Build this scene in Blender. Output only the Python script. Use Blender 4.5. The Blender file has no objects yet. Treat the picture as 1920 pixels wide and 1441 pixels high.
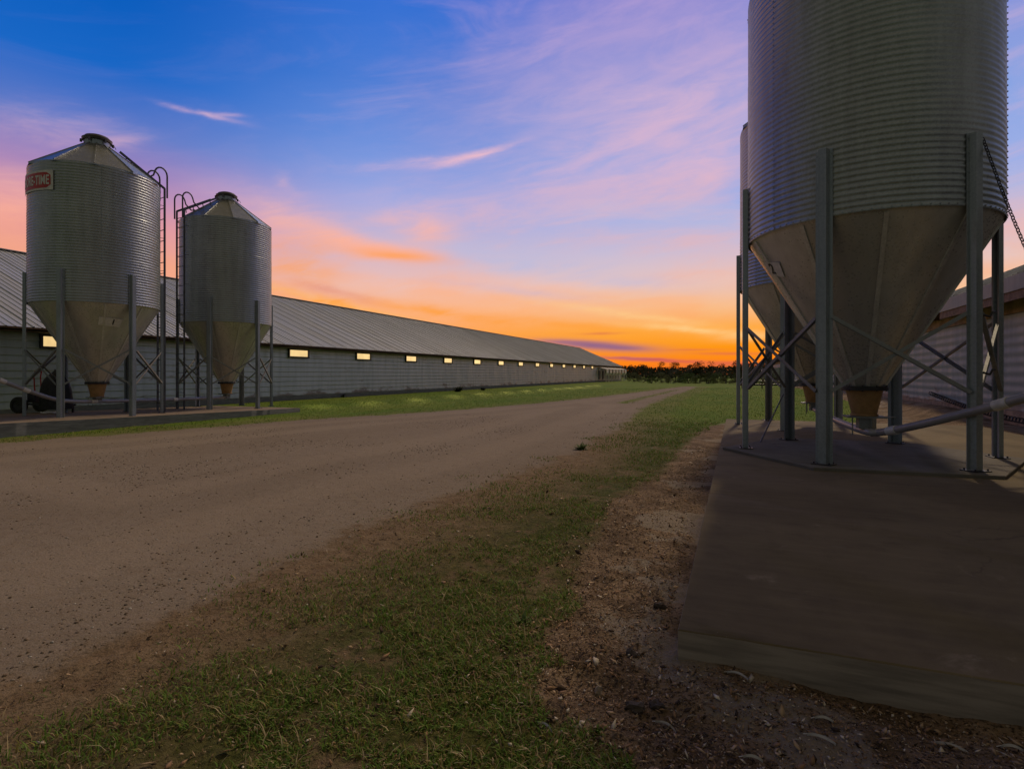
import bpy, math, random
import numpy as np
from mathutils import Vector, Matrix
random.seed(7); RNG = np.random.default_rng(7)
S = bpy.context.scene
COL = S.collection
R_ = math.radians
A = R_(21.43); SA, CA = math.sin(A), math.cos(A)
F_PX, CX, HY, CAM_H = 1050.0, 960.0, 701.0, 1.17

def cw(d, r):                       # depth / lateral metres -> world x, y
    return (-SA*d + CA*r, CA*d + SA*r)

def smooth01(t):
    t = np.clip(t, 0, 1); return t*t*(3-2*t)

# ---------------------------------------------------------------- numpy noise
def _hash(i, j, s):
    n = (i.astype(np.int64)*374761393 + j.astype(np.int64)*668265263 + s*2147483647) & 0xffffffff
    n = ((n ^ (n >> 13))*1274126177) & 0xffffffff
    return ((n ^ (n >> 16)) & 0xffff)/65535.0
def vnoise(x, y, s=0):
    x = np.asarray(x, float); y = np.asarray(y, float)
    i = np.floor(x); j = np.floor(y); fx = x-i; fy = y-j
    fx = fx*fx*(3-2*fx); fy = fy*fy*(3-2*fy)
    a = _hash(i, j, s); b = _hash(i+1, j, s); c = _hash(i, j+1, s); d = _hash(i+1, j+1, s)
    return (a*(1-fx)+b*fx)*(1-fy) + (c*(1-fx)+d*fx)*fy - .5
def fbm(x, y, s=0, o=4):
    v = 0; a = 1.0
    for k in range(o):
        v = v + a*vnoise(x*2**k, y*2**k, s+k*17); a *= .5
    return v

# ---------------------------------------------------------------- ground shape
def base_h(x, y):
    x = np.asarray(x, float); y = np.asarray(y, float)
    h = -.10*smooth01((-x-3.5)/8.0)
    m = np.exp(-((x-5.6)/.55)**2)*smooth01((y-16.5)/3)*smooth01((60-y)/10)*.26      # soil banked against the right barn
    return h + m
def unproj(px, py):
    h = 0.0
    for _ in range(6):
        d = (CAM_H-h)*F_PX/(py-HY); r = (px-CX)/F_PX*d
        x, y = cw(d, r); h = float(base_h(x, y))
    return x, y

def sdist(x, y, poly):              # signed distance, positive inside
    P = np.array(poly); d2 = np.full(x.shape, 1e18); ins = np.zeros(x.shape, bool)
    for k in range(len(P)):
        ax, ay = P[k]; bx, by = P[(k+1) % len(P)]
        ex, ey = bx-ax, by-ay
        t = np.clip(((x-ax)*ex+(y-ay)*ey)/(ex*ex+ey*ey+1e-12), 0, 1)
        d2 = np.minimum(d2, (x-ax-t*ex)**2+(y-ay-t*ey)**2)
        c = (ay > y) != (by > y)
        xi = ax + (y-ay)*ex/(ey if abs(ey) > 1e-12 else 1e-12)
        ins ^= c & (x < xi)
    d = np.sqrt(d2)
    return np.where(ins, d, -d)

road_px = [(-900,905),(-250,846),(0,830),(250,812),(420,798),(560,787),(700,779),(850,769),(1000,756.5),(1100,746.5),(1180,737),(1240,729.5),(1285,724),
           (1308,724),(1292,732),(1258,742),(1222,757),(1196,772),(1180,790),(1140,812),(1092,838),(1045,860),(985,882),(930,905),(855,927),(750,965),
           (660,1000),(620,1015),(530,1052),(430,1096),(330,1140),(230,1190),(120,1225),(0,1268),(-250,1370),(-900,1700)]
ROAD = [unproj(*p) for p in road_px]
strip_px = [(1150,755),(1200,744),(1240,735),(1285,727),(1292,727.5),(1262,734.5),(1220,745),(1180,757)]
STRIP = [unproj(*p) for p in strip_px]
soil_px = [(1372,789),(1310,806),(1282,840),(1262,866),(1235,895),(1190,913),(1150,935),(1132,970),(1115,1010),(1085,1060),(1060,1110),(1020,1170),
           (990,1230),(982,1290),(1000,1340),(1090,1390),(1150,1441),(1180,1520)]
SOIL = [unproj(*p) for p in soil_px] + [(-.1,.5),(4.5,.3),(6.3,3),(6.3,15.2),(3,14.6)]
BARE = [(3.0,14.6),(6.3,5),(6.3,60),(5.0,60),(4.6,26),(3.6,19)]

def zones(x, y):
    zr = sdist(x, y, ROAD)
    zst = sdist(x, y, STRIP)
    zr = np.where(zr > 0, np.minimum(zr, -zst+.15), zr)
    zs = np.maximum(sdist(x, y, SOIL), sdist(x, y, BARE))
    return zr, zs
def fine_h(x, y, zr, zs):
    r = np.hypot(x, y)
    f = np.exp(-r/22)
    soil = smooth01((zs+.1)/.3); road = smooth01((zr+.1)/.3)
    g = (1-soil)*(1-road)
    h = fbm(x*1.3, y*1.3, 3, 3)*.03*f*(g+soil*.8+road*.35)
    h = h + fbm(x*9, y*9, 5, 3)*(.032*soil+.018*g+.005*road)*f
    # ruts in the soil
    h = h + soil*.016*np.sin((y*1.0+x*.35)*9+3*vnoise(x*2, y*2, 8))*f*smooth01((3.2-y)/1.5)
    return h
def ground_z(x, y):
    x = np.atleast_1d(np.asarray(x, float)); y = np.atleast_1d(np.asarray(y, float))
    zr, zs = zones(x, y)
    return base_h(x, y)+fine_h(x, y, zr, zs)
def gz(x, y): return float(ground_z(x, y)[0])

# ---------------------------------------------------------------- object helpers
def tag(o, label=None, cat=None, group=None, kind=None):
    if label: o['label'] = label
    if cat: o['category'] = cat
    if group: o['group'] = group
    if kind: o['kind'] = kind
    return o
def empty(name, loc, rz=0.0, label=None, cat=None, group=None):
    o = bpy.data.objects.new(name, None); COL.objects.link(o)
    o.location = loc; o.rotation_euler = (0, 0, rz); o.empty_display_size = .2
    return tag(o, label, cat, group)
def copy_tree(o, parent=None):
    c = o.copy(); COL.objects.link(c); c.parent = parent
    if parent is not None: c.matrix_parent_inverse = o.matrix_parent_inverse.copy()
    for ch in list(o.children): copy_tree(ch, c)
    return c

class MB:
    def __init__(s): s.v = []; s.f = []
    def add(s, vs, fs):
        o = len(s.v); s.v += [tuple(p) for p in vs]; s.f += [tuple(i+o for i in f) for f in fs]
    def box(s, x0, x1, y0, y1, z0, z1, M=None):
        vs = [Vector((x, y, z)) for z in (z0, z1) for y in (y0, y1) for x in (x0, x1)]
        if M: vs = [M @ p for p in vs]
        s.add(vs, [(0,2,3,1),(4,5,7,6),(0,1,5,4),(2,6,7,3),(0,4,6,2),(1,3,7,5)])
    def bar(s, p, q, w, t, up=(0,0,1)):       # rectangular bar from p to q
        p = Vector(p); q = Vector(q); d = (q-p).normalized(); u = Vector(up)
        a = d.cross(u)
        if a.length < 1e-4: a = d.cross(Vector((1,0,0)))
        a.normalize(); b = a.cross(d).normalized()
        vs = []
        for c in (p, q):
            for sa, sb in ((-1,-1),(1,-1),(1,1),(-1,1)): vs.append(c+a*sa*w/2+b*sb*t/2)
        s.add(vs, [(0,3,2,1),(4,5,6,7),(0,1,5,4),(1,2,6,5),(2,3,7,6),(3,0,4,7)])
    def tube(s, pts, r, n=8, cap=True):
        pts = [Vector(p) for p in pts]; rs = r if isinstance(r, (list, tuple)) else [r]*len(pts)
        prev = None; rings = []
        for k, p in enumerate(pts):
            t = (pts[min(k+1, len(pts)-1)]-pts[max(k-1, 0)]).normalized()
            if prev is None:
                a = t.cross(Vector((0,0,1)))
                if a.length < 1e-3: a = t.cross(Vector((1,0,0)))
            else: a = prev - t*prev.dot(t)
            a.normalize(); prev = a; b = t.cross(a)
            rings.append([p+(a*math.cos(2*math.pi*j/n)+b*math.sin(2*math.pi*j/n))*rs[k] for j in range(n)])
        vs = [v for rg in rings for v in rg]; fs = []
        for k in range(len(pts)-1):
            for j in range(n):
                fs.append((k*n+j, k*n+(j+1) % n, (k+1)*n+(j+1) % n, (k+1)*n+j))
        if cap: fs += [tuple(range(n))[::-1], tuple((len(pts)-1)*n+j for j in range(n))]
        s.add(vs, fs)
    def lathe(s, prof, n=48, closed=False, a0=0.0):
        vs = []; fs = []; m = len(prof)
        for j in range(n):
            c, q = math.cos(a0+2*math.pi*j/n), math.sin(a0+2*math.pi*j/n)
            vs += [(r*c, r*q, z) for r, z in prof]
        for j in range(n):
            k = (j+1) % n
            for i in range(m-1 if not closed else m):
                i2 = (i+1) % m
                fs.append((j*m+i, k*m+i, k*m+i2, j*m+i2))
        s.add(vs, fs)
    def prism(s, poly, z0, z1):
        n = len(poly)
        s.add([(x, y, z0) for x, y in poly]+[(x, y, z1) for x, y in poly],
              [tuple(range(n))[::-1], tuple(range(n, 2*n))]+[(i, (i+1) % n, n+(i+1) % n, n+i) for i in range(n)])
    def blob(s, c, r, sub=1, jit=.2, sq=(1,1,1)):
        import bmesh
        bm = bmesh.new(); bmesh.ops.create_icosphere(bm, subdivisions=sub, radius=1)
        vs = []
        for v in bm.verts:
            k = r*(1+random.uniform(-jit, jit)); vs.append((c[0]+v.co.x*k*sq[0], c[1]+v.co.y*k*sq[1], c[2]+v.co.z*k*sq[2]))
        s.add(vs, [tuple(v.index for v in f.verts) for f in bm.faces]); bm.free()
    def build(s, name, mat, parent=None, smooth=None, **kw):
        me = bpy.data.meshes.new(name); me.from_pydata(s.v, [], s.f); me.validate(); me.update()
        if smooth is not None:
            me.polygons.foreach_set('use_smooth', [True]*len(me.polygons)); me.set_sharp_from_angle(angle=R_(smooth))
        o = bpy.data.objects.new(name, me); COL.objects.link(o); me.materials.append(mat)
        if parent is not None: o.parent = parent
        return tag(o, **kw)

def np_mesh(name, V, Fq, mat, attrs=None, cols=None, smooth=False):
    me = bpy.data.meshes.new(name)
    V = np.asarray(V, np.float32); Fq = np.asarray(Fq, np.int32); k = Fq.shape[1]
    me.vertices.add(len(V)); me.vertices.foreach_set('co', V.ravel())
    me.loops.add(Fq.size); me.loops.foreach_set('vertex_index', Fq.ravel())
    me.polygons.add(len(Fq)); me.polygons.foreach_set('loop_start', np.arange(0, Fq.size, k, dtype=np.int32))
    me.polygons.foreach_set('loop_total', np.full(len(Fq), k, np.int32))
    if smooth: me.polygons.foreach_set('use_smooth', np.ones(len(Fq), bool))
    me.update(calc_edges=True)
    for n, a in (attrs or {}).items():
        at = me.attributes.new(n, 'FLOAT', 'POINT'); at.data.foreach_set('value', np.asarray(a, np.float32))
    if cols is not None:
        at = me.attributes.new('tint', 'FLOAT_COLOR', 'POINT')
        c4 = np.ones((len(V), 4), np.float32); c4[:, :3] = cols; at.data.foreach_set('color', c4.ravel())
    me.materials.append(mat)
    o = bpy.data.objects.new(name, me); COL.objects.link(o)
    return o

# ---------------------------------------------------------------- materials
class NT:
    def __init__(s, tree): s.t = tree; s.n = tree.nodes; s.l = tree.links
    def put(s, sock, v):
        if hasattr(v, 'is_output'): s.l.new(v, sock)
        elif isinstance(v, (tuple, list)):
            sock.default_value = tuple(v)+((1,) if len(v) == 3 and len(sock.default_value) == 4 else ())
        else: sock.default_value = v
    def m(s, op, a, b=0.0, c=0.0, clamp=False):
        n = s.n.new('ShaderNodeMath'); n.operation = op; n.use_clamp = clamp
        for i, v in enumerate((a, b, c)): s.put(n.inputs[i], v)
        return n.outputs[0]
    def vm(s, op, a, b=(0,0,0)):
        n = s.n.new('ShaderNodeVectorMath'); n.operation = op
        s.put(n.inputs[0], a); s.put(n.inputs[1], b)
        return n.outputs['Value'] if op in ('DOT_PRODUCT', 'LENGTH') else n.outputs[0]
    def mix(s, f, a, b, mode='MIX'):
        n = s.n.new('ShaderNodeMix'); n.data_type = 'RGBA'; n.blend_type = mode
        s.put(n.inputs[0], f); s.put(n.inputs[6], a); s.put(n.inputs[7], b)
        return n.outputs[2]
    def ss(s, x, lo, hi, a=0.0, b=1.0):
        n = s.n.new('ShaderNodeMapRange'); n.interpolation_type = 'SMOOTHSTEP'
        for i, v in enumerate((x, lo, hi, a, b)): s.put(n.inputs[i], v)
        return n.outputs[0]
    def noise(s, vec, scale, detail=4, rough=.5, dist=0.0, out=0):
        n = s.n.new('ShaderNodeTexNoise'); s.put(n.inputs['Vector'], vec)
        n.inputs['Scale'].default_value = scale; n.inputs['Detail'].default_value = detail
        n.inputs['Roughness'].default_value = rough; n.inputs['Distortion'].default_value = dist
        return n.outputs[out]
    def vor(s, vec, scale, out='Distance', rand=1.0):
        n = s.n.new('ShaderNodeTexVoronoi'); s.put(n.inputs['Vector'], vec); n.inputs['Scale'].default_value = scale
        n.inputs['Randomness'].default_value = rand
        return n.outputs[out]
    def ramp(s, f, stops, interp='LINEAR'):
        n = s.n.new('ShaderNodeValToRGB'); s.put(n.inputs[0], f); cr = n.color_ramp; cr.interpolation = interp
        while len(cr.elements) < len(stops): cr.elements.new(.5)
        for e, (p, c) in zip(cr.elements, stops): e.position = p; e.color = tuple(c)+(1,)
        return n.outputs[0]
    def comb(s, x, y, z):
        n = s.n.new('ShaderNodeCombineXYZ')
        for i, v in enumerate((x, y, z)): s.put(n.inputs[i], v)
        return n.outputs[0]
    def sep(s, v):
        n = s.n.new('ShaderNodeSeparateXYZ'); s.put(n.inputs[0], v); return n.outputs
    def attr(s, name, out='Fac'):
        n = s.n.new('ShaderNodeAttribute'); n.attribute_name = name; return n.outputs[out]
    def pos(s): return s.n.new('ShaderNodeNewGeometry').outputs['Position']
    def obj(s): return s.n.new('ShaderNodeTexCoord').outputs['Object']
    def rnd(s): return s.n.new('ShaderNodeObjectInfo').outputs['Random']
    def bump(s, h, strength=.3, dist=.01):
        n = s.n.new('ShaderNodeBump'); s.put(n.inputs['Height'], h)
        n.inputs['Strength'].default_value = strength; n.inputs['Distance'].default_value = dist
        return n.outputs[0]

def mat(name):
    m = bpy.data.materials.new(name); m.use_nodes = True
    t = NT(m.node_tree); b = [n for n in t.n if n.type == 'BSDF_PRINCIPLED'][0]
    return m, t, b
def simple(name, col, rough=.6, metal=0.0, var=.25, scale=6.0, bump=0.0, spec=.5, bscale=60):
    m, t, b = mat(name)
    p = t.obj()
    f = t.noise(p, scale, 5, .6)
    c = t.mix(t.ss(f, .3, .7), tuple(x*(1-var) for x in col), tuple(x*(1+var) for x in col))
    t.put(b.inputs['Base Color'], c); t.put(b.inputs['Metallic'], metal)
    t.put(b.inputs['Roughness'], t.ss(t.noise(p, scale*2.3, 3), .3, .7, rough*.85, min(1, rough*1.15)))
    b.inputs['Specular IOR Level'].default_value = spec
    if bump: t.put(b.inputs['Normal'], t.bump(t.noise(p, bscale, 5, .6), bump, .004))
    return m

def galvanised(name, col, rough, metal, streak=.25, dirt=(.10,.075,.05), panels=0):
    m, t, b = mat(name)
    p = t.obj(); s = t.sep(p)
    sp = t.vor(p, 55, 'Color'); spg = t.sep(sp)[0]
    big = t.noise(p, 1.1, 5, .6)
    run = t.noise(t.vm('MULTIPLY', p, (7, 7, .35)), 1.0, 5, .65)          # rain streaks
    k = t.m('ADD', t.m('MULTIPLY', spg, .05 if panels else .16), t.m('ADD', t.m('MULTIPLY', big, .35), t.m('MULTIPLY', run, streak*1.6)))
    c = t.mix(t.ss(k, .25, .75), tuple(x*.72 for x in col), tuple(x*1.22 for x in col))
    if panels:                                       # every sheet of the cone takes its own random tone
        ang = t.m('DIVIDE', t.m('ADD', t.m('ARCTAN2', s[1], s[0]), 6.2832*(1-.35/panels)), 6.2832/panels)
        wn = t.n.new('ShaderNodeTexWhiteNoise'); wn.noise_dimensions = '1D'; t.put(wn.inputs['W'], t.m('MODULO', t.m('FLOOR', ang), float(panels)))
        c = t.mix(t.m('MULTIPLY', wn.outputs['Value'], .75), c, tuple(x*.55 for x in col))
    d = t.ss(t.noise(t.vm('MULTIPLY', p, (3, 3, .8)), 1.7, 6, .7), .56, .78)
    c = t.mix(t.m('MULTIPLY', d, .45), c, dirt)
    t.put(b.inputs['Base Color'], c)
    t.put(b.inputs['Metallic'], t.m('MULTIPLY', t.m('SUBTRACT', 1.0, t.m('MULTIPLY', d, .6)), metal))
    t.put(b.inputs['Roughness'], t.ss(t.m('ADD', spg, big), .5, 1.5, rough*.8, rough*1.25))
    t.put(b.inputs['Normal'], t.bump(t.noise(p, 3.0, 3), .14, .03))
    return m

M = {}
M['silo'] = galvanised('galvanised_corrugated', (.37,.41,.435), .40, .62, dirt=(.16,.15,.135))
M['hopper'] = galvanised('galvanised_smooth', (.70,.68,.64), .34, .36, .4, dirt=(.42,.36,.28), panels=10)
M['seam'] = galvanised('seam_flange', (.74,.72,.68), .4, .3, .2, dirt=(.4,.36,.3))
M['roofcone'] = galvanised('galvanised_roof', (.36,.38,.385), .36, .8)
M['leg'] = galvanised('galvanised_post', (.31,.35,.38), .48, .5, .3, dirt=(.14,.13,.11))
M['brace'] = galvanised('galvanised_brace', (.27,.28,.28), .5, .6, .3)
M['tube'] = simple('pale_tube', (.34,.33,.33), .4, .15, .15, 3)
M['dark'] = simple('dark_steel', (.035,.035,.04), .5, .3, .3, 8)
M['cap'] = simple('weathered_cap', (.075,.07,.065), .5, .4, .35, 5, .2)
M['ladder'] = simple('ladder_steel', (.095,.10,.11), .5, .3, .3, 8)
M['bolt'] = simple('bolt_steel', (.2,.2,.2), .4, .8, .2)
M['boot'] = simple('amber_plastic', (.36,.21,.085), .45, 0, .18, 9)
M['white'] = simple('white_paint', (.62,.62,.6), .55, 0, .12, 12)
M['red'] = simple('red_paint', (.45,.035,.03), .5, 0, .15, 12)
M['label'] = simple('dull_white_card', (.74,.71,.66), .6, 0, .12, 20)
M['black'] = simple('black_ink', (.012,.012,.012), .6, 0, .1)
M['rubber'] = simple('black_rubber', (.018,.018,.018), .75, 0, .3, 12, .3)
M['tarp'] = simple('black_tarp', (.012,.012,.013), .6, 0, .3, 5, .4, .5, 18)
M['wood'] = simple('stained_lumber', (.15,.09,.05), .75, 0, .35, 9, .4)
M['ply'] = simple('weathered_plywood', (.24,.17,.085), .8, 0, .3, 3, .3)
M['skirt'] = simple('old_skirt_board', (.34,.235,.14), .85, 0, .35, 4, .4)
M['rust'] = simple('rusty_edge', (.10,.055,.03), .8, 0, .4, 6)
M['stone'] = simple('pale_stone', (.34,.27,.19), .9, 0, .3, 30, .6)
M['clod'] = simple('dark_clod', (.06,.045,.033), .95, 0, .4, 40, .6)
M['feather'] = simple('white_feather', (.46,.44,.41), .8, 0, .12, 40)
M['trimw'] = simple('pale_sheet', (.72,.70,.65), .55, .1, .2, 6)
M['fanbox'] = simple('fan_shutter', (.10,.10,.10), .6, .3, .3, 4)

def concrete(name, base, stain, p_scale=1.0, face=None):
    m, t, b = mat(name); p = t.pos()
    big = t.noise(p, .55*p_scale, 6, .62, .4); mid = t.noise(p, 5.0, 6, .65); fin = t.noise(p, 90, 4, .6)
    sw = t.noise(t.vm('MULTIPLY', p, (1.5, 14, 14)), 1.0, 4, .6)           # broom finish
    c = t.mix(t.ss(big, .35, .65), base, stain)
    c = t.mix(t.m('MULTIPLY', t.ss(mid, .45, .7), .35), c, tuple(x*.6 for x in stain))
    c = t.mix(t.m('MULTIPLY', t.ss(sw, .35, .75), .22), c, tuple(x*1.5 for x in base))
    spk = t.ss(t.vor(p, 30), .03, .07, 1, 0); spk2 = t.ss(t.noise(p, 7, 2), .5, .62)
    c = t.mix(t.m('MULTIPLY', t.m('MULTIPLY', spk, spk2), .6), c, (.42,.36,.28))
    ed = t.n.new('ShaderNodeTexVoronoi'); ed.feature = 'DISTANCE_TO_EDGE'; ed.inputs['Scale'].default_value = .55
    t.put(ed.inputs['Vector'], t.vm('ADD', p, t.vm('MULTIPLY', t.noise(p, 2.2, 6, .65, out=1), (.5, .5, 0))))
    crack = t.m('MULTIPLY', t.ss(ed.outputs['Distance'], .001, .006, 1, 0), t.ss(t.noise(p, .9, 3), .50, .60))
    c = t.mix(t.m('MULTIPLY', crack, .4), c, (.03,.024,.018))
    spill = t.ss(t.noise(t.vm('MULTIPLY', p, (1, 1, .2)), 1.35, 8, .72, 1.2), .60, .70)
    c = t.mix(t.m('MULTIPLY', spill, .5), c, (.33,.26,.17))
    scr = t.ss(t.noise(t.vm('MULTIPLY', p, (2.5, 45, 1)), 1.0, 3, .55), .70, .78)
    c = t.mix(t.m('MULTIPLY', scr, .5), c, (.36,.33,.28))
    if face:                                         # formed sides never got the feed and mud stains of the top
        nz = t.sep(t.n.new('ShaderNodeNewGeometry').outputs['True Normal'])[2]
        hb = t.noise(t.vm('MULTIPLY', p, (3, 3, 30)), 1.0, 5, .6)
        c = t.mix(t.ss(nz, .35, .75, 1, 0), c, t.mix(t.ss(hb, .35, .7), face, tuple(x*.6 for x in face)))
    t.put(b.inputs['Base Color'], c); b.inputs['Roughness'].default_value = .88
    b.inputs['Specular IOR Level'].default_value = .25
    t.put(b.inputs['Normal'], t.bump(t.m('ADD', t.m('MULTIPLY', fin, .4), t.m('ADD', sw, t.m('MULTIPLY', mid, .8))), .35, .006))
    return m
M['pad'] = concrete('stained_concrete', (.188,.145,.076), (.127,.097,.050), face=(.37,.315,.255))
M['pad2'] = concrete('grey_concrete', (.27,.205,.145), (.18,.135,.095), face=(.21,.215,.21))
M['slab'] = concrete('silo_slab', (.175,.16,.135), (.12,.106,.085))

def ground_material():
    m, t, b = mat('ground'); p = t.pos()
    zr = t.attr('zr'); zs = t.attr('zs')
    w1 = t.noise(p, 1.6, 5, .65); w2 = t.noise(p, 9, 4, .6); w3 = t.noise(p, 45, 3, .6)
    wob = t.m('ADD', t.m('MULTIPLY', t.m('SUBTRACT', w1, .5), 1.1), t.m('MULTIPLY', t.m('SUBTRACT', w2, .5), .55))
    road = t.ss(t.m('ADD', zr, wob), -.14, .16)
    soil = t.ss(t.m('ADD', zs, t.m('MULTIPLY', wob, .45)), -.07, .07)
    # grass sward over earth
    dist = t.vm('LENGTH', p)
    earth = t.mix(t.ss(w2, .3, .7), (.21,.14,.082), (.30,.21,.132))
    earth = t.mix(t.m('MULTIPLY', t.ss(w3, .5, .68), .65), earth, (.06,.042,.026))
    g1 = t.mix(t.ss(t.noise(p, .8, 4, .6), .35, .65), (.070,.092,.018), (.115,.105,.03))
    g1 = t.mix(t.ss(t.noise(p, 28, 3, .7), .4, .66), g1, (.042,.052,.011))
    far_mix = t.ss(dist, 7, 17)  # grass colour turns a brighter green with distance
    g2 = t.mix(t.ss(t.noise(t.vm('MULTIPLY', p, (1, .5, 1)), .35, 5, .65), .36, .64), (.105,.185,.016), (.16,.215,.028))
    g2 = t.mix(t.m('MULTIPLY', t.ss(t.noise(p, 2.5, 7, .72), .44, .68), .42), g2, (.105,.100,.026))
    grass = t.mix(far_mix, g1, g2)
    # near the camera the sward is thin, over a bare earth; solid further out
    thin = t.m('ADD', t.ss(t.m('ADD', t.m('MULTIPLY', w1, .55), t.m('MULTIPLY', w2, .45)), .35, .55), t.m('MULTIPLY', far_mix, 1.2), clamp=True)
    edge = t.ss(t.m('ADD', zr, t.m('MULTIPLY', wob, 1.3)), -1.2, -.2, 1, .12)
    thin = t.m('MULTIPLY', thin, t.m('MAXIMUM', edge, t.m('MULTIPLY', far_mix, .75)))
    base = t.mix(thin, earth, grass)
    # packed gravel road
    rb = t.mix(t.ss(t.noise(t.vm('MULTIPLY', p, (1, .4, 1)), .5, 5, .6), .35, .65), (.262,.210,.160), (.300,.244,.190))
    rb = t.mix(t.m('MULTIPLY', t.ss(w2, .42, .66), .35), rb, (.23,.165,.115))
    pk = t.vor(p, 34, 'Color'); pd = t.vor(p, 34)
    pm = t.m('MULTIPLY', t.ss(pd, .16, .30, 1, 0), t.ss(t.sep(pk)[1], .66, .72))
    rb = t.mix(t.m('MULTIPLY', pm, t.ss(w1, .35, .6)), rb, t.ramp(t.sep(pk)[0], [(0,(.08,.055,.04)),(.45,(.13,.10,.07)),(.8,(.30,.25,.2)),(1,(.5,.46,.42))]))
    fl = t.m('MULTIPLY', t.ss(t.vor(t.vm('ADD', p, (3.3, 1.7, 0)), 48), .10, .2, 1, 0), t.ss(t.sep(t.vor(t.vm('ADD', p, (3.3, 1.7, 0)), 48, 'Color'))[0], .80, .86))
    rb = t.mix(t.m('MULTIPLY', fl, .7), rb, (.46,.41,.35))
    wz = t.m('ADD', zr, t.m('MULTIPLY', t.m('SUBTRACT', t.noise(p, .35, 3), .5), .9))
    track = t.m('ADD', t.m('MULTIPLY', t.ss(wz, .75, 1.05), t.ss(wz, 1.45, 1.8, 1, 0)), t.m('MULTIPLY', t.ss(wz, 2.35, 2.65), t.ss(wz, 3.05, 3.4, 1, 0)))
    rb = t.mix(t.m('MULTIPLY', track, .35), rb, (.37,.295,.225))
    gr = t.ss(t.noise(p, 110, 2, .6), .35, .7)
    rb = t.mix(t.m('MULTIPLY', gr, .5), rb, (.14,.107,.078))
    lpath = t.m('MULTIPLY', t.ss(t.noise(t.vm('MULTIPLY', p, (2.2, .25, 1)), .8, 3, .5), .45, .62), .35)
    dk = t.m('MULTIPLY', t.ss(t.vor(p, 15), .05, .13, 1, 0), t.ss(t.m('ADD', w1, t.m('MULTIPLY', w2, .5)), .68, .86))  # dark specks painting in small holes and pebble shadows
    rb = t.mix(t.m('MULTIPLY', dk, .85), rb, (.07,.05,.035))
    # mulch-like bare soil
    sb = t.mix(t.ss(t.noise(p, 3.2, 5, .65), .36, .64), (.165,.112,.068), (.32,.225,.142))
    sb = t.mix(t.ss(t.noise(p, 60, 4, .7), .48, .62), sb, (.06,.042,.028))
    ck = t.vor(t.vm('MULTIPLY', p, (60, 60, 60)), 1.0, 'Color'); cd = t.vor(t.vm('MULTIPLY', p, (60, 60, 60)), 1.0)
    chip = t.m('MULTIPLY', t.ss(cd, .2, .4, 1, 0), t.ss(t.sep(ck)[0], .72, .8))
    sb = t.mix(t.m('MULTIPLY', chip, .75), sb, t.ramp(t.sep(ck)[1], [(0,(.2,.12,.06)),(.6,(.34,.24,.14)),(1,(.5,.42,.32))]))
    pale = t.ss(t.m('ADD', t.noise(t.vm('MULTIPLY', p, (1.2, 1.5, 1)), 1.0, 5, .6), t.m('MULTIPLY', t.m('MULTIPLY', t.ss(zs, .15, .5), t.ss(zs, .9, 1.3, 1, 0)), .09)), .575, .61)
    pale = t.m('MULTIPLY', pale, t.ss(zs, .75, 1.1, 1, 0))
    sb = t.mix(t.m('MULTIPLY', pale, .75), sb, (.31,.26,.20))                # patches of old spilled concrete
    c = t.mix(soil, base, sb); c = t.mix(road, c, rb)
    t.put(b.inputs['Base Color'], c); b.inputs['Roughness'].default_value = .95
    b.inputs['Specular IOR Level'].default_value = .1
    hn = t.m('ADD', t.m('MULTIPLY', t.noise(p, 55, 5, .7), 1.0), t.m('MULTIPLY', w2, 1.2))
    amp = t.m('ADD', t.m('MULTIPLY', road, -.55), 1.0)
    hgt = t.m('ADD', t.m('MULTIPLY', hn, amp), t.m('MULTIPLY', t.m('MULTIPLY', pm, road), .7))
    t.put(b.inputs['Normal'], t.bump(hgt, .85, .022))
    return m
M['ground'] = ground_material()

def tint_mat(name, rough=.8, trans=0.0):
    m, t, b = mat(name)
    t.put(b.inputs['Base Color'], t.attr('tint', 'Color')); b.inputs['Roughness'].default_value = rough
    b.inputs['Specular IOR Level'].default_value = .2
    if trans:
        tr = t.n.new('ShaderNodeBsdfTranslucent'); t.put(tr.inputs[0], t.attr('tint', 'Color'))
        mx = t.n.new('ShaderNodeMixShader'); mx.inputs[0].default_value = trans
        t.l.new(b.outputs[0], mx.inputs[1]); t.l.new(tr.outputs[0], mx.inputs[2])
        t.l.new(mx.outputs[0], [n for n in t.n if n.type == 'OUTPUT_MATERIAL'][0].inputs[0])
    return m
M['blade'] = tint_mat('grass_blades', .7, .3)
M['chips'] = tint_mat('dry_litter', .9)
M['pebble'] = tint_mat('gravel_stones', .9)

def leaf_mat(name, a, b_):
    m, t, b = mat(name); p = t.pos()
    c = t.mix(t.ss(t.noise(p, 1.3, 3, .6), .35, .65), a, b_)
    t.put(b.inputs['Base Color'], c); b.inputs['Roughness'].default_value = .8
    b.inputs['Specular IOR Level'].default_value = .15
    return m
M['leaf_dark'] = leaf_mat('dark_foliage', (.020,.026,.012), (.045,.05,.02))
M['leaf_olive'] = leaf_mat('olive_foliage', (.10,.11,.055), (.19,.19,.10))
M['leaf_green'] = leaf_mat('green_foliage', (.08,.13,.035), (.13,.18,.06))
M['bark'] = simple('bark', (.05,.038,.028), .9, 0, .3, 4)

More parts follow.
